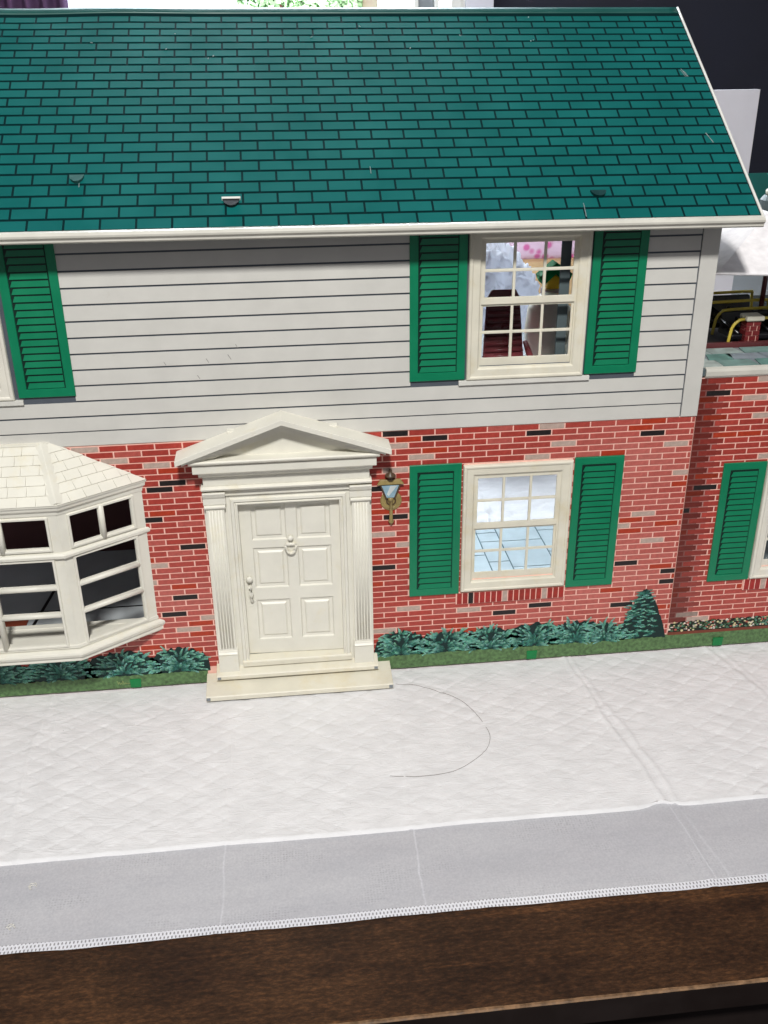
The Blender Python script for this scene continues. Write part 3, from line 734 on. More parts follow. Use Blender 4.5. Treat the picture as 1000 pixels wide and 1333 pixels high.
# tin tabs bent through slots and their scratches
def roof_at(x, t): return roofp(x, t, 0)
def tab(x, t, w, hgt, mat, bright=False):
    m_ = MB(); arc = [(w*math.cos(a), -hgt*math.sin(a)) for a in np.linspace(0, math.pi, 12)]
    bot = [roofp(x+u, t+v, 0.25) for u, v in arc]; top = [roofp(x+u, t+v, 1.3+(-v)*0.12) for u, v in arc]
    m_.quad_strip([bot, top], True, True, True); P('roof_tab', m_, mat, roof)
    if bright: P('tab_edge', roof_patch(x-w-0.6, x+w+0.6, t-0.2, t+1.3, 0.2, 1.6), TRIM, roof)
tab(-108.2, 43.0, 4.0, 6.0, paint('worn_tab', (40, 84, 80), 0.35, 0.1, 200), False)
tab(-23, 21.5, 4.6, 6.0, BLACK, True); tab(187.5, 22.8, 4.6, 5.2, paint('tab_dark_green', (10, 50, 50), 0.3, 0.1, 100), False)
scr = MB()
def scratch(x, t, l, w, lean=0.0):
    for k in range(3):
        dx = random.uniform(-w, w); scr.tube([roofp(x+dx, t, 0.28), roofp(x+dx+lean*0.5, t+l*0.5, 0.3), roofp(x+dx+lean, t+l*random.uniform(.7, 1), 0.28)], random.uniform(.12, .26), 4)
scratch(57.5, 41, 7, 0.9); scratch(176.5, 2.5, 12, 0.15, 0.5); scratch(268, 63, 9, 0.7, -2.5); scratch(268, 126, 8, 1.0, -2); scratch(-108, 34, 4, 1.5)
for _ in range(12): scratch(random.uniform(-120, 200), random.uniform(120, 190), random.uniform(0.5, 1.6), 0.4, random.uniform(-1, 1))
stuff(P('scratch_marks', scr, TIN, roof))
# back half of the roof, gable walls and inner rooms
P('back_slope', MB().quad_strip([[(XL, RY, RZ-0.7+tilt(XL)), (XR, RY, RZ-0.7), (XR, RY, RZ-1.6), (XL, RY, RZ-1.6+tilt(XL))], [(XL, 214, 372+tilt(XL)), (XR, 214, 372), (XR, 213, 371), (XL, 213, 371+tilt(XL))]], True, True, True), ROOFD, roof)
def gable(x0, x1):
    m_ = MB(); pts = [(0.9, 0), (204, 0), (204, 372), (RY, RZ-3), (0.9, 320)]
    return m_.quad_strip([[(x0, y, z) for y, z in pts], [(x1, y, z) for y, z in pts]], True, True, True)
P('side_wall', gable(264.8, 265.6), TRIM, house)
P('partition', MB().box(66, 66.8, 1, 204, 4, 300), INDARK, house); P('partition', MB().box(-70, -69.2, 1, 204, 4, 300), INDARK, house)
P('back_panel', MB().box(-329, 66, 203.2, 204, 0.5, 372), paint('inner_redbrown', (92, 58, 58), 0.55, 0.1, 30), house)
P('ground_floor', MB().box(-329, 264.6, 1, 203, 0.5, 3.6), INNER, house)
P('upper_floor', MB().box(-329, 264.6, 1, 203, 180.5, 183), INNER, house)
P('attic_floor', MB().box(-329, 264.6, 1, 203, 312.0, 313.4), INDARK, house)
# kitchen floor seen through the lower window: pale tiles with dark lines
P('floor_line', MB().box(68, 264, 2, 202.5, 3.65, 3.8), GROUT, house)
XT = [68.5, 92, 110, 128, 146, 164.3, 182.6, 219.5, 238, 263.5]; YT = [2.5, 48, 92, 139, 176, 193, 202.5]
rt = random.Random(3)
for i in range(len(XT)-1):
    yy = YT if i not in (6,) else [2.5, 60, 128, 175.5, 202.5] 
    if i in (4, 7): yy = [2.5, 70, 152, 192.5, 202.5]
    for j in range(len(yy)-1):
        P('floor_tile', MB().box(XT[i]+0.55, XT[i+1]-0.55, yy[j]+0.55, yy[j+1]-0.55, 3.7, 4.3), TILE, house)
# living room floor behind the bay
P('living_floor', MB().box(-328.8, -70.6, 2, 202.5, 3.62, 3.75), paint('living_floor_grey', (206, 212, 214), 0.45, 0.05, 40), house)
P('floor_line', MB().box(-200, -71, 104, 105.6, 3.65, 3.95), BLACK, house); P('rug', MB().box(-300, -204, 40, 94, 3.9, 4.6), RUG, house)
P('floor_line', MB().prism_z([(-205, 40), (-202.6, 40), (-185, 200), (-187.4, 200)], 3.65, 3.95), BLACK, house)
P('bay_floor', MB().prism_z([(-300, 1), (-262, -27), (-144, -27), (-106, 1)], 50.0, 53.0), WHITE, house); P('inner_sill', MB().box(-303, -100, -2, 3.2, 50.2, 53.4), WHITE, house, 0.3)
P('inner_flange', MB().box(171.8, 178, 10, 11, 183.2, 311), SLATEG, house); P('inner_flange', MB().box(116, 121.2, 8, 9, 183.2, 311), INDARK, house)

# ---- bay window
bay = bpy.data.objects.new('bay_window', None); COL.objects.link(bay); bay.parent = house; bay.empty_display_size = 0.01
def bay_outline(off, hw=111.0, fh=64.0, d=30.0):
    # plan of the bay from the left wall joint, round the front, to the right wall joint, grown by off
    return [(BAYC-hw-off*1.1, 0.0), (BAYC-fh-off*0.55, -d-off), (BAYC+fh+off*0.55, -d-off), (BAYC+hw+off*1.1, 0.0)]
def bay_band(prof):
    """moulding that runs round the bay; prof = closed list of (offset, z)"""
    m_ = MB(); rings = []
    for k in range(4): rings.append([(bay_outline(o_)[k][0], bay_outline(o_)[k][1], z) for o_, z in prof])
    return m_.quad_strip(rings, True, True, True)
P('sill', bay_band([(-5, 44.8), (0.5, 44.6), (2.4, 46.0), (2.2, 48.2), (3.6, 49.4), (4.2, 51.2), (3.6, 52.6), (1.4, 53.6), (-5, 54.0)]), WHITE, bay, 0.25)
P('sill_step', bay_band([(-5, 54.1), (0.6, 54.1), (0.4, 56.4), (-0.8, 57.2), (-5, 57.2)]), WHITE, bay, 0.2)
P('band_moulding', bay_band([(-2, 118.6), (0.3, 118.6), (2.0, 119.6), (2.2, 121.4), (1.2, 122.6), (-2, 123.0)]), WHITE, bay, 0.25)
P('head_moulding', bay_band([(-3, 148.0), (0.4, 148.0), (0.6, 150.5), (2.2, 152.0), (2.6, 154.4), (-3, 154.6)]), WHITE, bay, 0.25)
def panel_face(p, q, rows, xcuts, name_post=True):
    """one upright face of the bay between plan points p and q; openings given in face coordinates"""
    p = Vector((p[0], p[1], 0)); q = Vector((q[0], q[1], 0)); d_ = (q-p); L = d_.length; d_.normalize(); nrm = Vector((d_.y, -d_.x, 0))
    M = Matrix(((d_.x, -nrm.x, 0, p.x*S), (d_.y, -nrm.y, 0, p.y*S), (0, 0, 1, 0), (0, 0, 0, 1)))
    return L, M
ol = bay_outline(0)
for a, b in ((0, 1), (1, 2), (2, 3)):
    L, M = panel_face(ol[a], ol[b], None, None)
    corner = 4.4; edge = 5.6
    l0, l1 = (edge, corner) if a == 0 else (corner, corner) if a == 1 else (corner, edge)
    bars = [69.8, 92.8]; bt = 3.2
    holes = []
    x0, x1 = l0+3.2, L-l1-3.2
    ncol = 2 if a == 1 else 1
    mull = 3.4
    def cols_(nc):
        w_ = (x1-x0-mull*(nc-1))/nc; return [(x0+i*(w_+mull), x0+i*(w_+mull)+w_) for i in range(nc)]
    zs = [57.4, 77.3, 80.7, 96.8, 100.2, 117.2]
    for c0, c1 in (cols_(3) if a == 1 else cols_(1)):
        for i in range(0, 6, 2): holes.append((c0, c1, zs[i], zs[i+1]))
    for c0, c1 in (cols_(4) if a == 1 else cols_(2)): holes.append((c0, c1, 126.2, 145.2))
    fobj = P('window_face', MB().slab(0, L, 53.5, 149, 0.0, 2.4, holes), WHITE, bay, 0.45); fobj.matrix_local = M
    # raised inner frames round the lights
    rim = [(0, -0.2), (0.3, -1.1), (1.5, -1.1), (1.9, -0.3)]
    fx0, fx1 = x0-2.1, x1+2.1
    f1 = P('light_frame', MB().frame(fx0, fx1, 55.4, 119.0, rim, 0.3), WHITE, bay, 0.15); f1.matrix_local = M
    f2 = P('light_frame', MB().frame(fx0, fx1, 124.0, 147.3, rim, 0.3), WHITE, bay, 0.15); f2.matrix_local = M
    for (c0, c1) in (cols_(3) if a == 1 else cols_(1)):
        for zb in (79.0, 98.5):
            br = P('glazing_bar', MB().tube([(c0-0.6, 0.2, zb), (c1+0.6, 0.2, zb)], 1.75, 10), WHITE, bay, 0, True); br.matrix_local = M
    for i_, (c0, c1) in enumerate((cols_(3) if a == 1 else cols_(1))[:-1]):
        br = P('mullion', MB().tube([(c1+mull/2, 0.2, 56), (c1+mull/2, 0.2, 118.6)], 1.9, 10), WHITE, bay, 0, True); br.matrix_local = M
    for i_, (c0, c1) in enumerate((cols_(4) if a == 1 else cols_(2))[:-1]):
        br = P('mullion', MB().tube([(c1+mull/2, 0.2, 124.5), (c1+mull/2, 0.2, 147)], 1.9, 10), WHITE, bay, 0, True); br.matrix_local = M
# hipped roof with single tiles
eo = bay_outline(3.2); EZB = 155.4
top = [(BAYC-60, -0.2), (BAYC-55, -3.5), (BAYC+55, -3.5), (BAYC+60, -0.2)]; TZB = 183.0
P('bay_roof', MB().quad_strip([[(x, y, EZB-0.9) for x, y in eo], [(x, y, EZB) for x, y in eo], [(x, y, TZB) for x, y in top]], False).quad_strip([[(x, y, EZB-0.9) for x, y in eo]+[(BAYC, 0.2, EZB-0.9)]]*1+[[(x, y, EZB-0.91) for x, y in eo]+[(BAYC, 0.2, EZB-0.91)]], True, True, True), WHITE, bay)
P('roof_cap', MB().prism_z([top[0], (top[1][0]-1, top[1][1]-1.0), (top[2][0]+1, top[2][1]-1.0), top[3]], TZB-0.4, TZB+0.8), WHITE, bay, 0.3)
P('eave_edge', bay_band([(-2, 154.7), (2.9, 154.7), (3.4, 155.2), (3.0, 156.1), (-0.5, 156.6)]), WHITE, bay, 0.15)
def tiles(p0, p1, q0, q1, rows=6, tw=11.0):
    """p0-p1 eave ends, q0-q1 top ends"""
    p0, p1 = Vector((*p0, EZB)), Vector((*p1, EZB)); q0, q1 = Vector((*q0, TZB)), Vector((*q1, TZB))
    nrm = (p1-p0).cross(q0-p0).normalized()
    if nrm.z < 0: nrm = -nrm
    d_ = (p1-p0).normalized()
    for r_ in range(rows):
        a0, a1 = r_/rows, (r_+1)/rows
        L0, L1 = p0.lerp(q0, a0), p0.lerp(q0, a1); R0, R1 = p1.lerp(q1, a0), p1.lerp(q1, a1)
        s0 = (L0-p0).dot(d_)*1.0; s1 = max((L0-p0).dot(d_), (L1-p0).dot(d_)); e1 = min((R0-p0).dot(d_), (R1-p0).dot(d_))
        e0 = (R0-p0).dot(d_); s0 = (L0-p0).dot(d_)
        x = s0 - (tw*0.5 if r_ % 2 else 0) - random.uniform(0, 4); up0 = L0-d_*(L0-p0).dot(d_); up1 = L1-d_*(L1-p0).dot(d_)
        while x < e0:
            a, b = x+0.12, x+tw-0.12; x += tw
            def cl(v, lo, hi): return min(max(v, lo), hi)
            sl, el = (L1-p0).dot(d_), (R1-p0).dot(d_)
            A, B = cl(a, s0, e0), cl(b, s0, e0); A1, B1 = cl(a, sl, el), cl(b, sl, el)
            if B-A < 0.8 and B1-A1 < 0.8: continue
            base = [up0+d_*A, up0+d_*B, up1+d_*B1, up1+d_*A1]
            hi = [base[0]+nrm*0.95, base[1]+nrm*0.95, base[2]+nrm*0.3, base[3]+nrm*0.3]
            P('roof_tile', MB().quad_strip([[tuple(v-nrm*0.3) for v in base], [tuple(v) for v in hi]], True, True, True), WHITE, bay)
tiles(eo[1], eo[2], top[1], top[2]); tiles(eo[2], eo[3], top[2], top[3], 6, 10.0); tiles(eo[0], eo[1], top[0], top[1], 6, 10.0)
for k in (1, 2):
    a = Vector((*eo[k], EZB+0.4)); b = Vector((*top[k], TZB+0.3)); sgn = 1 if k == 2 else -1
    w = 4.0; o_ = Vector((0, -0.0, 1.5))
    A = [a+Vector((-w*sgn, -0.3, 0)), a+Vector((0, -0.8, 1.9)), a+Vector((w*sgn, 2.6, 0.2))]; B = [b+Vector((-w*sgn*0.9, -0.2, 0)), b+Vector((0, -0.4, 1.6)), b+Vector((w*sgn*0.9, 1.8, 0))]
    P('hip_tile', MB().quad_strip([[tuple(v) for v in A], [tuple(v) for v in B]], True, True, True), WHITE, bay, 0.35)

# ---- doorway
DX = -1.0
def part_root(n):
    r_ = bpy.data.objects.new(n, None); COL.objects.link(r_); r_.parent = house; r_.empty_display_size = 0.01; return r_
dw = part_root('doorway')
P('casing', MB().frame(-40.2, 38.6, 11, 143.4, [(0, -3.6), (2.4, -3.6), (2.8, -5.0), (4.6, -5.2), (5.0, -4.2), (5.8, -4.2), (6.0, -5.0), (6.9, -4.8), (7.0, -2.5)], 2.4), WHITE, dw, 0.2)
P('back_board', MB().slab(-54.5, 52.5, 9, 151, -3.2, -0.3, [(-35, 33.5, 12, 138)]), WHITE, dw, 0.2)
def pilaster(x0, x1):
    r_ = P('pilaster', MB().box(x0, x1, -6.0, -3.0, 28, 135.5), WHITE, dw, 0.2)
    n = 5; w = (x1-x0-2.0)/n
    for i in range(n):
        cx = x0+1.0+w*(i+0.5); P('flute_rib', MB().tube([(cx, -6.0, 30.5), (cx, -6.0, 134.0)], w*0.30, 8), WHITE, dw, 0, True)
    P('plinth', MB().box(x0-0.9, x1+0.9, -7.4, -3.0, 12, 25.2), WHITE, dw, 0.25)
    P('base_moulding', MB().extrude_x([(-3, 25.3), (-7.6, 25.3), (-8.0, 26.3), (-7.0, 27.4), (-6.4, 28.6), (-3, 28.9)], x0-0.7, x1+0.7), WHITE, dw, 0.15)
    P('necking', MB().extrude_x([(-3, 135.4), (-6.6, 135.4), (-7.6, 136.2), (-7.6, 137.2), (-6.6, 137.8), (-3, 138)], x0-0.9, x1+0.9), WHITE, dw, 0.15)
    P('capital', MB().extrude_x([(-3, 138.1), (-6.2, 138.1), (-6.2, 142.6), (-7.4, 143.8), (-8.6, 146.4), (-8.4, 147.0), (-3, 147.2)], x0-1.3, x1+1.3), WHITE, dw, 0.15)
pilaster(-53.2, -41.6); pilaster(39.6, 51.2)
def course(name, x0, x1, prof, bev=0.15): P(name, MB().extrude_x(prof, x0, x1), WHITE, dw, bev)
course('architrave', -54.2, 52.2, [(-0.3, 143.6), (-5.2, 143.6), (-5.2, 147.6), (-0.3, 147.6)])
course('ledge_moulding', -54.9, 52.6, [(-0.3, 147.7), (-6.4, 147.7), (-8.6, 148.8), (-9.0, 150.0), (-7.6, 150.8), (-6.4, 151.0), (-0.3, 151)])
course('frieze', -53.4, 51.4, [(-0.3, 151.1), (-6.2, 151.1), (-6.2, 157.4), (-0.3, 157.4)])
course('bed_moulding', -55.6, 53.2, [(-0.3, 157.5), (-6.6, 157.5), (-8.2, 158.6), (-8.8, 160.4), (-10.6, 161.4), (-10.6, 162.0), (-0.3, 162)])
course('cornice', -58.6, 55.4, [(-0.3, 162.1), (-12.4, 162.1), (-12.8, 162.6), (-12.8, 167.4), (-12.0, 167.9), (-0.3, 168)])
course('cornice_lip', -60.6, 57.4, [(-0.3, 168.1), (-13.2, 168.1), (-15.2, 169.6), (-15.4, 170.6), (-14.6, 171.2), (-0.3, 171.6)])
AX = -2.4
def rake(name, y, zlo, zhi, xl, xr, cut=0):
    """both raking arms of the gable between two parallel offsets below the top line"""
    def top_at(x): 
        return 197.2-(AX-x)*(197.2-173.6)/(AX+68.2) if x < AX else 197.2-(x-AX)*(197.2-174.6)/(64.4-AX)
    poly = [(xl, top_at(xl)-zlo), (AX, 197.2-zlo), (xr, top_at(xr)-zlo), (xr, top_at(xr)-zhi), (AX, 197.2-zhi), (xl, top_at(xl)-zhi)]
    P(name, MB().prism(poly, y, -0.3), WHITE, dw, 0.3)
rake('raking_cornice', -18.2, 3.6, 0, -68.2, 64.4)
rake('raking_moulding', -16.8, 5.2, 3.65, -64.4, 60.8); rake('raking_moulding', -15.0, 6.9, 5.25, -60.5, 57.2)
rake('raking_moulding', -13.2, 8.4, 6.95, -56.5, 53.4); rake('raking_moulding', -11.2, 10.2, 8.45, -52.0, 49.0)
P('tympanum', MB().prism([(-56, 171.0), (53, 171.0), (AX, 190)], -6.6, -0.3), WHITE, dw)
for bx, bz in ((-33.5, 185.4), (29.5, 186.0)): P('clip_lug', MB().box(bx-2.6, bx+2.6, -4.6, 0, bz-0.2, bz+1.3), WHITE, dw, 0.3)
def step(name, x0, x1, yb, zb_, yf, zf, th, mat=IVORY):
    m_ = MB(); prof = [(yb, zb_), (yf+0.6, zf), (yf, zf-0.5), (yf-0.1, max(zf-th, 0.02)), (yf+1.2, max(zf-th, 0.02)), (yb, max(zb_-th-1.5, 0.02))]
    P(name, m_.extrude_x(prof, x0, x1), mat, dw, 0.3)
step('step', -63.6, 63.8, -0.4, 7.4, -23.2, 3.5, 3.5); step('step', -56.4, 55.0, -0.4, 15.0, -10.6, 11.0, 3.2)
P('threshold', MB().extrude_x([(2, 19.4), (-5.4, 18.6), (-6.0, 17.6), (-6.0, 14.2), (2, 14.2)], -38, 37), IVORY, dw, 0.3)
for fx, fy in ((-62.0, -23.3), (62.2, -23.3)): P('corner_notch', MB().box(fx-1.3, fx+1.3, fy-0.12, fy+0.4, 0.5, 2.8), INNER, dw)
for fx in (-54.6, 53.2): P('corner_notch', MB().box(fx-1.2, fx+1.2, -10.85, -10.3, 8.3, 10.2), INNER, dw)
# door leaf, a little ajar
door = part_root('door'); door.location = (32.6*S, 0.2*S, 0); door.rotation_euler = (0, 0, R(-1.6))
W_, Z0, Z1 = 66.0, 19.6, 137.5
panels = []
for (f0, f1) in ((0.115, 0.455), (0.560, 0.895)):
    for (g0, g1) in ((0.035, 0.255), (0.305, 0.560), (0.640, 0.905)): panels.append((-W_+W_*f0, -W_+W_*f1, Z1-(Z1-Z0)*g1, Z1-(Z1-Z0)*g0))
P('leaf', MB().slab(-W_, 0, Z0, Z1, 0, 2.2, panels), WHITE, door, 0.2)
for p in panels:
    P('door_panel', MB().quad_strip([[(p[0]+i, y, p[2]+i), (p[1]-i, y, p[2]+i), (p[1]-i, y, p[3]-i), (p[0]+i, y, p[3]-i)] for i, y in ((0, 0.1), (0.7, 1.1), (2.6, 1.2), (3.6, 0.25), (3.8, 0.15))], True, False, True), WHITE, door)
kn = P('knocker', MB().lathe([(0.2, -3.2), (1.3, -2.9), (1.9, -2.0), (1.9, 0)], -33.5, 108.6, 14, 'Y'), WHITE, door, 0, True)
P('knocker_ring', MB().tube([(-33.5+3.4*math.cos(a), -1.6, 103.4+(1.2 if math.sin(a) > 0 else 6.0)*math.sin(a)) for a in np.linspace(math.pi*0.98, 2.02*math.pi, 13)], [0.9]*4+[1.1]*5+[0.9]*4, 8), WHITE, door, 0, True)
P('knocker_bar', MB().tube([(-37.2, -1.4, 103.8), (-33.5, -1.9, 104.4), (-29.8, -1.4, 103.8)], [0.9, 1.2, 0.9], 8), WHITE, door, 0, True)
P('knocker_plate', MB().prism([(-36.2, 101), (-33.5, 96.2), (-30.8, 101), (-30.6, 104.2), (-33.5, 106.4), (-36.4, 104.2)], -0.8, 0.2), WHITE, door, 0.3)
P('door_knob', MB().lathe([(0.3, -3.8), (1.7, -3.5), (2.3, -2.4), (1.7, -1.2), (1.0, -0.8), (1.6, 0)], -62.2, 79.6, 16, 'Y'), WHITE, door, 0, True)
P('door_pull', MB().tube([(-62.0, -0.2, 74.2), (-62.0, -2.4, 73.0), (-61.6, -2.9, 69.5), (-61.8, -2.2, 66.5), (-62.2, -0.8, 64.6), (-61.4, -1.2, 62.4), (-62, -0.2, 61.2)], [1.0, 1.2, 1.5, 1.3, 0.9, 1.3, 0.8], 8), WHITE, door, 0, True)

# ---- wall lantern
la = part_root('wall_lantern'); LX = 65.3
P('back_plate', MB().lathe([(0.6, -1.1), (2.2, -1.1), (2.6, -0.7), (4.4, -0.8), (4.9, -1.1), (6.6, -0.9), (7.1, -0.3), (7.1, 0)], LX+0.4, 131.6, 32, 'Y'), BRASS, la)
P('plate_groove', MB().lathe([(2.7, -0.95), (3.3, -1.0), (3.3, 0), (2.7, 0)], LX+0.4, 131.6, 28, 'Y'), BRONZE, la)
P('arm', MB().tube([(LX, -1.6, 134.5), (LX, -1.6, 132.6), (LX+0.2, -1.6, 132.2), (LX+0.2, -1.7, 118.5), (LX+0.2, -1.7, 117.6), (LX+0.2, -1.6, 116.2), (LX+0.2, -1.6, 114.6)], [1.8, 1.8, 1.15, 1.15, 2.0, 1.2, 0.3], 10), BRASS, la, 0, True)
P('lantern_frame', MB().prism([(LX-3.3, 133.8), (LX+3.0, 133.8), (LX+7.0, 144.2), (LX-7.2, 144.2)], -2.2, -0.4), BRONZE, la, 0.2)
P('glass', MB().prism([(LX-2.6, 134.8), (LX+2.2, 134.8), (LX+5.4, 143.4), (LX-5.9, 143.4)], -2.5, -2.1), LGLASS, la)
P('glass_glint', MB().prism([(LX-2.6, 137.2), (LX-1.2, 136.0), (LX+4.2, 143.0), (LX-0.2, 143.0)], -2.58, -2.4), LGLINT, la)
P('lantern_roof', MB().quad_strip([[(LX-8.6, -0.3, 144.2), (LX+8.6, -0.3, 144.2), (LX+8.6, -3.2, 144.2), (LX-8.8, -3.2, 144.2)], [(LX-6.6, -0.3, 147.2), (LX+6.4, -0.3, 147.2), (LX+6.4, -2.4, 147.2), (LX-6.6, -2.4, 147.2)]], True, True, True), BRASS, la, 0.15)
P('finial', MB().lathe([(2.2, 147.2), (1.3, 148.2), (1.2, 149.2), (3.6, 149.8), (3.4, 150.6), (1.4, 152.0), (0.9, 153.4), (1.1, 154.0), (0.2, 155.0)], LX-0.1, -1.9, 16), BRONZE, la, 0, True)

# ---- wing: roof terrace
P('terrace_edge', MB().extrude_x([(0.6, 205.5), (-0.4, 205.5), (-1.4, 207.0), (-1.5, 209.8), (-0.8, 211.4), (1.6, 212.2), (3.0, 211.6), (3.0, 205.5)], 268.4, 470), GUTTER, house, 0.2)
P('terrace_deck', MB().box(266.2, 470, 3.1, 44, 207, 211.2), INNER, house)
P('deck_end', MB().box(266.2, 268.2, -0.6, 3, 207, 211.6), SLATEG, house, 0.3)
P('wing_roof', MB().box(266.2, 470, 48, 190, 206, 210.4), VINYL, house)
rf = random.Random(11); y = 3.4
for row in range(3):
    x = 266.6-rf.uniform(0, 12)
    while x < 470:
        w = rf.uniform(14, 26); a, b = max(x, 266.6), min(x+w, 470); x += w
        if b-a < 2: continue
        c = rf.choice([(158, 172, 168), (122, 152, 146), (142, 152, 160), (174, 184, 178), (104, 142, 134)])
        y0, y1 = 3.6+row*13.2, 3.6+(row+1)*13.2-0.6
        sk = rf.uniform(-3, 3)
        o = P('flagstone', MB().prism_z([(a+0.4, y0), (b-0.4, y0), (b-0.4+sk*(0 if b > 469 else 1), y1), (a+0.4+sk*(0 if a < 267 else 1), y1)], 211.2, 211.9), FLAG, house); o.color = (*lin(c), 1)
P('terrace_kerb', MB().box(266.2, 470, 44.2, 47.6, 206, 214.6), BROWN, house, 0.3)
P('wing_back_wall', MB().box(266.2, 470, 189, 190, 0, 206), TRIM, house)
P('wing_floor', MB().box(266.2, 470, 1.2, 188.5, 0.5, 3.5), TILE, house)

# ------------------------------------------------------------------ things on the terrace
um = thing('patio_umbrella', 'white cloth toy parasol on a brown pole on the terrace', 'parasol', (340, 80, 210.6))
def sq(r, z, sag=0.0):
    out = []
    c = [(-r, -r), (r, -r), (r, r), (-r, r)]
    for k in range(4):
        for j in range(6):
            t = j/6; out.append((c[k][0]*(1-t)+c[(k+1) % 4][0]*t, c[k][1]*(1-t)+c[(k+1) % 4][1]*t, z-sag*math.sin(math.pi*t)+random.uniform(-.25, .25)*(sag > 0)))
    return out
P('canopy', MB().quad_strip([sq(67.4, 57.6, 2.2), sq(68, 58.4, 2.2), sq(52, 65.6, 0.9), sq(34, 74.2), sq(11, 86), sq(10, 84.8), sq(33, 73), sq(51, 64.2, 0.9), sq(67.4, 57.6, 2.2)], True), FABRIC, um)
P('pole', MB().tube([(0, 0, 0), (0, 0, 94)], 1.7, 12), BROWN, um, 0, True)
P('foot', MB().lathe([(9, 0), (9, 1.6), (3, 3.4), (1.8, 5)], 0, 0, 20), BROWN, um)
P('collar', MB().lathe([(11, 85.5), (11.4, 92), (9, 95)], 0, 0, 20), SLATEG, um)
P('finial', MB().lathe([(8.2, 95), (8.6, 97.6), (5.5, 101), (1, 102.5)], 0, 0, 20), IVORY, um, 0, True)
def lounge(x, y, lab, sc):
    t_ = thing('garden_chair', lab, 'chair', (x, y, 210.5), 'yellow tube chairs on the terrace')
    for dy in (0, 26):
        pts = [(0, dy, 0.8), (0.8, dy, 8*sc), (2.0, dy, 14*sc), (5, dy, 17.5*sc), (9, dy, 19*sc), (30, dy, 19.6*sc), (56, dy, 19.8*sc), (58, dy, 18*sc), (60, dy, 0.8)]
        P('tube_frame', MB().tube(smooth_pts(pts, 4), 1.1, 8), YELLOW, t_, 0, True)
    P('seat', MB().prism_z([(3, 1.6), (57, 1.6), (57, 24.5), (3, 24.5)], 3.0, 7.0), VINYL, t_, 1.0)
    b_ = MB().quad_strip([[(3.4, 20, 6), (56.6, 20, 6), (56.6, 23.6, 6.2), (3.4, 23.6, 6.2)], [(4.4, 25, 18*sc), (56, 25, 18*sc), (56, 28, 18*sc), (4.4, 28, 18*sc)]], True, True, True)
    P('backrest', b_, VINYL, t_, 0.8)
    for k in range(4): P('cushion_roll', MB().tube([(8+12*k, 2, 7.4), (3+12*k, 24, 12.5)], 1.3, 8), VINYL, t_, 0, True)
    return t_
lounge(305.5, 52, 'nearer black seated yellow tube chair beside the brick pillar', 0.95)
lounge(289, 84, 'farther black seated yellow tube chair behind the other one', 1.15)
bp = thing('brick_pillar', 'small dark red toy brick pillar with white cap', 'pillar', (321, 54, 210.5))
P('core', MB().box(-4.6, 4.6, -4, 4, 0, 17), MORTAR, bp)
for k in range(5):
    for i, (a, b) in enumerate(((-5, -0.3), (0.3, 5)) if k % 2 == 0 else ((-5, -2.4), (-1.8, 2.6), (3.2, 5))):
        o = P('brick', MB().box(a, b, -4.5, 4.5, 0.4+k*3.4, 3.3+k*3.4), BRICK, bp); o.color = (*lin((112, 36, 38)), 1)
P('cap', MB().box(-6, 7, -6, 6, 17.2, 20.6), IVORY, bp, 1.0)
bn = thing('toy_bin', 'pale grey toy bin with a rim at the right of the pillar', 'bin', (349, 57, 210.5))
P('body', MB().lathe([(9.6, 0), (10, 1.2), (11.2, 17.5), (10.2, 17.5), (9.2, 2)], 0, 0, 24), PALEBIN, bn)
P('rim', MB().lathe([(11.1, 17.2), (12.6, 17.6), (12.8, 19.6), (11.6, 20.6), (10.2, 20)], 0, 0, 24), WHITE, bn, 0, True)
P('label_panel', MB().prism([(-5, 3), (5, 3), (5.4, 12.5), (-5.4, 12.5)], -11.4, -10.2), WHITE, bn, 0.3)

# ------------------------------------------------------------------ things behind the house
tag(P('white_board', MB().box(300, 422.5, 300, 306, TZ+0.4, 361.5), CARD), 'large plain white board standing upright behind the house', 'board').data
gp = thing('small_toy_house', 'small toy house with green roof and pale gutter behind the parasol', 'toy house', (520, 336, TZ))
P('sheet', MB().quad_strip([[(-95, 0, 255), (95, 0, 255), (95, 1, 255), (-95, 1, 255)], [(-95, 30, 288), (95, 30, 288), (95, 31, 288), (-95, 31, 288)]], True, True, True), RIDGE, gp)
P('rim', MB().tube([(-96, -1, 254), (96, -1, 254)], 3.2, 10), GUTTER, gp, 0, True)
P('wall', MB().box(-90, 90, 3, 150, 0.3, 256), INNER, gp)

# crumpled white plastic bag on the table behind the open back
NU, NV = 110, 80
TH, PH = np.meshgrid(np.linspace(0, 2*math.pi, NU, endpoint=False), np.linspace(0, math.pi/2, NV))
def ridged(a, b, sd): return 1-np.abs(2*fbm(a, b, sd, 4)-0.94)
bx = np.cos(TH)*np.cos(PH); by = np.sin(TH)*np.cos(PH); bz = np.sin(PH)**0.5
rr = 1+0.34*(ridged(bx*2.1+bz*1.3+9, by*2.1+bz*2.0+9, 101)-0.75)+0.26*(ridged(bx*6+bz*5+30, by*6+bz*6+30, 111)-0.75)+0.16*(ridged(bx*15+bz*9+50, by*15+bz*17+50, 121)-0.75)
px_, py2, pz2 = 212+bx*80*rr, 470+by*68*rr, np.maximum(bz*222*(0.55+0.45*rr)*np.where(bx > 0.1, 1-0.16*np.clip(bx-0.1, 0, 1), 1), 0.3)
me_ = bpy.data.meshes.new('plastic_bag'); me_.from_pydata([(a*S, b*S, c*S) for a, b, c in zip(px_.ravel(), py2.ravel(), pz2.ravel())], [], [(j*NU+i, j*NU+(i+1) % NU, (j+1)*NU+(i+1) % NU, (j+1)*NU+i) for j in range(NV-1) for i in range(NU)])
me_.update()
for p in me_.polygons: p.use_smooth = True
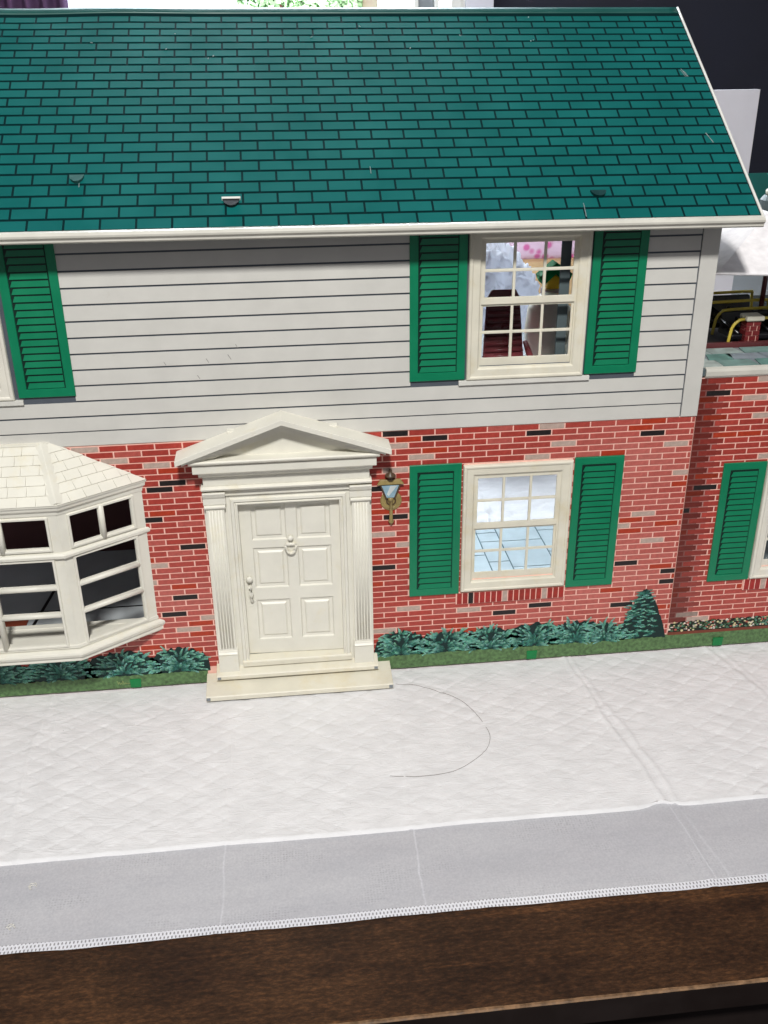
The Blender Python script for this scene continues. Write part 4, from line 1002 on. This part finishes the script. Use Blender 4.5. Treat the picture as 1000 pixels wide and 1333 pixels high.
tag(P('plastic_bag', me_, BAG), 'crumpled white plastic bag standing behind the open back of the house', 'bag')

# furniture in the upper room
def in_room(n, lab, cat, x, y, z=183.1): return thing(n, lab, cat, (x, y, z))
ch = in_room('toy_chair', 'dark maroon ribbed toy armchair in the upper window', 'toy chair', 154, 66)
P('backrest', MB().quad_strip([[(-15.5, 4, 17), (13.5, 4, 17), (13.5, 8, 17), (-15.5, 8, 17)], [(-12, 12, 60), (10.5, 12, 60), (10.5, 15.5, 60), (-12, 15.5, 60)], [(-9, 13, 65), (8, 13, 65), (8, 15.5, 65), (-9, 15.5, 65)]], True, True, True), MAROON, ch, 0.8)
for k in range(10):
    z = 21+k*4.2; t_ = (z-17)/43; y = 4+8*t_; w0, w1 = -15.5+3.5*t_, 13.5-3*t_
    P('rib', MB().tube([(w0+.8, y-0.2, z), (w1-.8, y-0.2, z)], 1.5, 8), MAROON, ch, 0, True)
P('seat', MB().prism_z([(-17, -16), (15, -16), (14, 6), (-16, 6)], 12, 17), MAROON, ch, 1.5)
P('skirt', MB().prism_z([(-15.5, -14.5), (13.5, -14.5), (12.5, 5), (-14.5, 5)], 1.5, 12), MAROON, ch, 0.6)
P('base', MB().prism_z([(-13.5, -13), (11.5, -13), (11, 4), (-13, 4)], 0, 1.5), IVORY, ch)
P('arm_rest', MB().tube([(16, -14, 19), (16.5, 2, 23), (14.5, 8, 30)], [2.2, 2.4, 1.6], 8), MAROON, ch, 0, True)
tb = in_room('cream_tub', 'rounded cream plastic toy tub beside the maroon chair', 'toy tub', 192, 100)
P('shell', MB().lathe([(9, 0), (15, 6), (17, 30), (15.5, 46), (9, 55), (1, 57)], 0, 0, 28), paint('pale_cream_plastic', (246, 240, 220), 0.4, 0.03, 50), tb, 0, True)
P('foot_ring', MB().lathe([(9.6, 0), (10.4, 1.2), (9.8, 2.4)], 0, 0, 24), TANP, tb)
pk = in_room('tan_plank', 'slanted tan plank leaning on the cream tub', 'plank', 193, 82)
P('board', MB().quad_strip([[(-12, 0, 0), (-4, 0, 0), (-4, 3, 0), (-12, 3, 0)], [(10, 8, 46), (17, 8, 46), (17, 11, 46), (10, 11, 46)]], True, True, True), TANP, pk, 0.6)
P('board_edge', MB().quad_strip([[(-3.8, -0.4, 0), (-2.4, -0.4, 0), (-2.4, 3.2, 0), (-3.8, 3.2, 0)], [(17.2, 7.6, 46), (18.8, 7.6, 46), (18.8, 11.2, 46), (17.2, 11.2, 46)]], True, True, True), IVORY, pk)
mt = in_room('mauve_table', 'low mauve toy table with dark legs in upper room', 'toy table', 176, 52)
P('top', MB().quad_strip([[(-5, -9, 12), (14, -9, 12), (14, 12, 14), (-5, 12, 22)], [(-5, -9, 13.5), (14, -9, 13.5), (14, 12, 15.5), (-5, 12, 23.5)]], True, True, True), PALEP, mt, 0.4)
for lx, ly in ((-3.5, -7), (12, -7), (12, 10), (-3.5, 10)): P('leg', MB().box(lx-1.2, lx+1.2, ly-1.2, ly+1.2, 0, 13), BLACK, mt)
gt = thing('green_toy', 'green angular toy with a yellow middle near upper window', 'toy', (198, 112, 183.1))
P('stand', MB().box(-7, 7, 0, 12, 0, 56), PALEP, gt, 0.6)
P('hood', MB().prism([(-12, 66), (0, 76), (12, 68), (9, 60), (0, 68), (-9, 60)], -4, 10), paint('toy_green', (16, 130, 70), 0.8, 0.05, 60, 0.1), gt, 0.8)
P('core', MB().prism([(-6, 57), (6, 57), (5, 64), (0, 67), (-5, 64)], -2, 9), YELP, gt, 0.8)
pc = thing('pink_cushion', 'pink patterned cushion behind the upper room', 'cushion', (322, 590, TZ))
def cushion(parent):
    m_ = MB(); L = []
    for i in range(17):
        t = i/16; k = math.sin(math.pi*t)**0.4 if 0 < t < 1 else 0.02; x = -70+140*t
        L.append([(x, 15*k*math.cos(a), 166+42*(1-0.08*(1-k))*(math.sin(a)*0.5+0.5)*1.0-(0 if math.sin(a) > 0 else 0)) for a in np.linspace(0, 2*math.pi, 20, endpoint=False)])
    m_.quad_strip(L, True, True, True); return m_
o = cushion(pc); P('pad', o, PINK, pc, 0, True); P('base_roll', MB().box(-66, 66, -18, 18, 2, 170), TANP, pc, 6)

# ------------------------------------------------------------------ room window at the back
rw = thing('room_window', 'bright white framed room window above the roof ridge', 'window', (-19, 1000, 150))
def wp(n, mb_, m=TRIM, bev=0.5): return P(n, mb_, m, rw, bev)
wp('frame', MB().frame(-311, 311, 0, 1000, [(0, -10), (6, -12), (20, -12), (24, -4)], 40))
wp('jamb', MB().box(238, 244, -4, 14, 24, 976)); wp('jamb', MB().box(268, 274, -6, 14, 24, 976)); wp('track', MB().box(244.2, 267.8, 6, 12, 24, 976), INNER)
wp('meeting_rail', MB().box(-287, 238, 2, 14, 560, 585))
wp('side_casing', MB().box(311.5, 352, -14, -1, -20, 1020), CARD)
GL, nt, b = nodes_of('window_glass'); b.inputs['Base Color'].default_value = (1, 1, 1, 1); b.inputs['Roughness'].default_value = 0.02; b.inputs['Transmission Weight'].default_value = 1.0; b.inputs['IOR'].default_value = 1.02
wp('pane', MB().box(-287, 238, 7, 8.5, 24, 976), GL, 0)
cu = MB(); L = []
for i in range(60):
    x = -420+i*2.72; L.append([(x, 955+9*math.sin(i*0.75), 100), (x, 955+9*math.sin(i*0.75), 1250), (x, 957.5+9*math.sin(i*0.75), 1250), (x, 957.5+9*math.sin(i*0.75), 100)])
cu.quad_strip(L, True, True, True); tag(P('curtain', cu, CURTAIN, None, 0, True), 'purple curtain at the left edge of the bright window', 'curtain')
tag(P('curtain_rod', MB().tube([(-520, 956, 1258), (420, 956, 1258)], 8, 10), BLACK), 'dark curtain rod above the room window', 'rod')
sky = structure(P('sky', MB().box(-9000, 9000, 9000, 9010, -5000, 9000), emit_mat('sky_glow', (235, 245, 255), 2.6)))
structure(P('ground', MB().box(-9000, 9000, 1100, 8990, -1400, -1380), GRASS))
# siding house and trees outside
LEAFO = paint('outdoor_leaf', (170, 205, 160), 0.6, 0.25, 6, 0.2)
nh = thing('neighbour_house', 'pale clapboard house seen through the room window', 'house', (1350, 5200, -1380))
for k in range(30): P('clapboard', MB().box(-740, 760, -6+0, 20, k*90, k*90+84), TRIM, nh)
P('wall', MB().box(-735, 755, 21, 900, 0, 2700), MORTAR, nh); P('roof', MB().extrude_x([(-60, 2700), (460, 3300), (980, 2700)], -800, 820), INDARK, nh)
def tree(x, y, lab, r, h, seed):
    rd = random.Random(seed); t_ = thing('garden_tree', lab, 'tree', (x, y, -1380), 'garden trees outside the room window')
    P('trunk', MB().tube([(0, 0, 0), (20, 10, h*0.5), (-10, 0, h)], [70, 50, 20], 8), BROWN, t_)
    m_ = MB()
    for _ in range(2600):
        a = rd.uniform(0, 2*math.pi); u = rd.uniform(-1, 1); q = rd.random()**0.4*r; s3 = math.sqrt(1-u*u)
        c = Vector((q*s3*math.cos(a), q*s3*math.sin(a), h+q*u*1.2)); d1 = Vector((rd.gauss(0, 1), rd.gauss(0, 1), rd.gauss(0, 1))).normalized()*26; d2 = d1.cross(Vector((rd.gauss(0, 1), rd.gauss(0, 1), 1))).normalized()*15
        b = len(m_.v); m_.v += [tuple(c-d1), tuple(c+d2), tuple(c+d1), tuple(c-d2)]; m_.f.append((b, b+1, b+2, b+3))
    P('crown', m_, LEAFO, t_)
tree(120, 5600, 'leafy tree left of the pale house outside the window', 260, 2060, 1)
tree(560, 6400, 'leafy tree close beside the pale house outside the window', 240, 2100, 2)
for ob in scene.objects:
    if ob.type == 'MESH': ob.data.name = ob.name
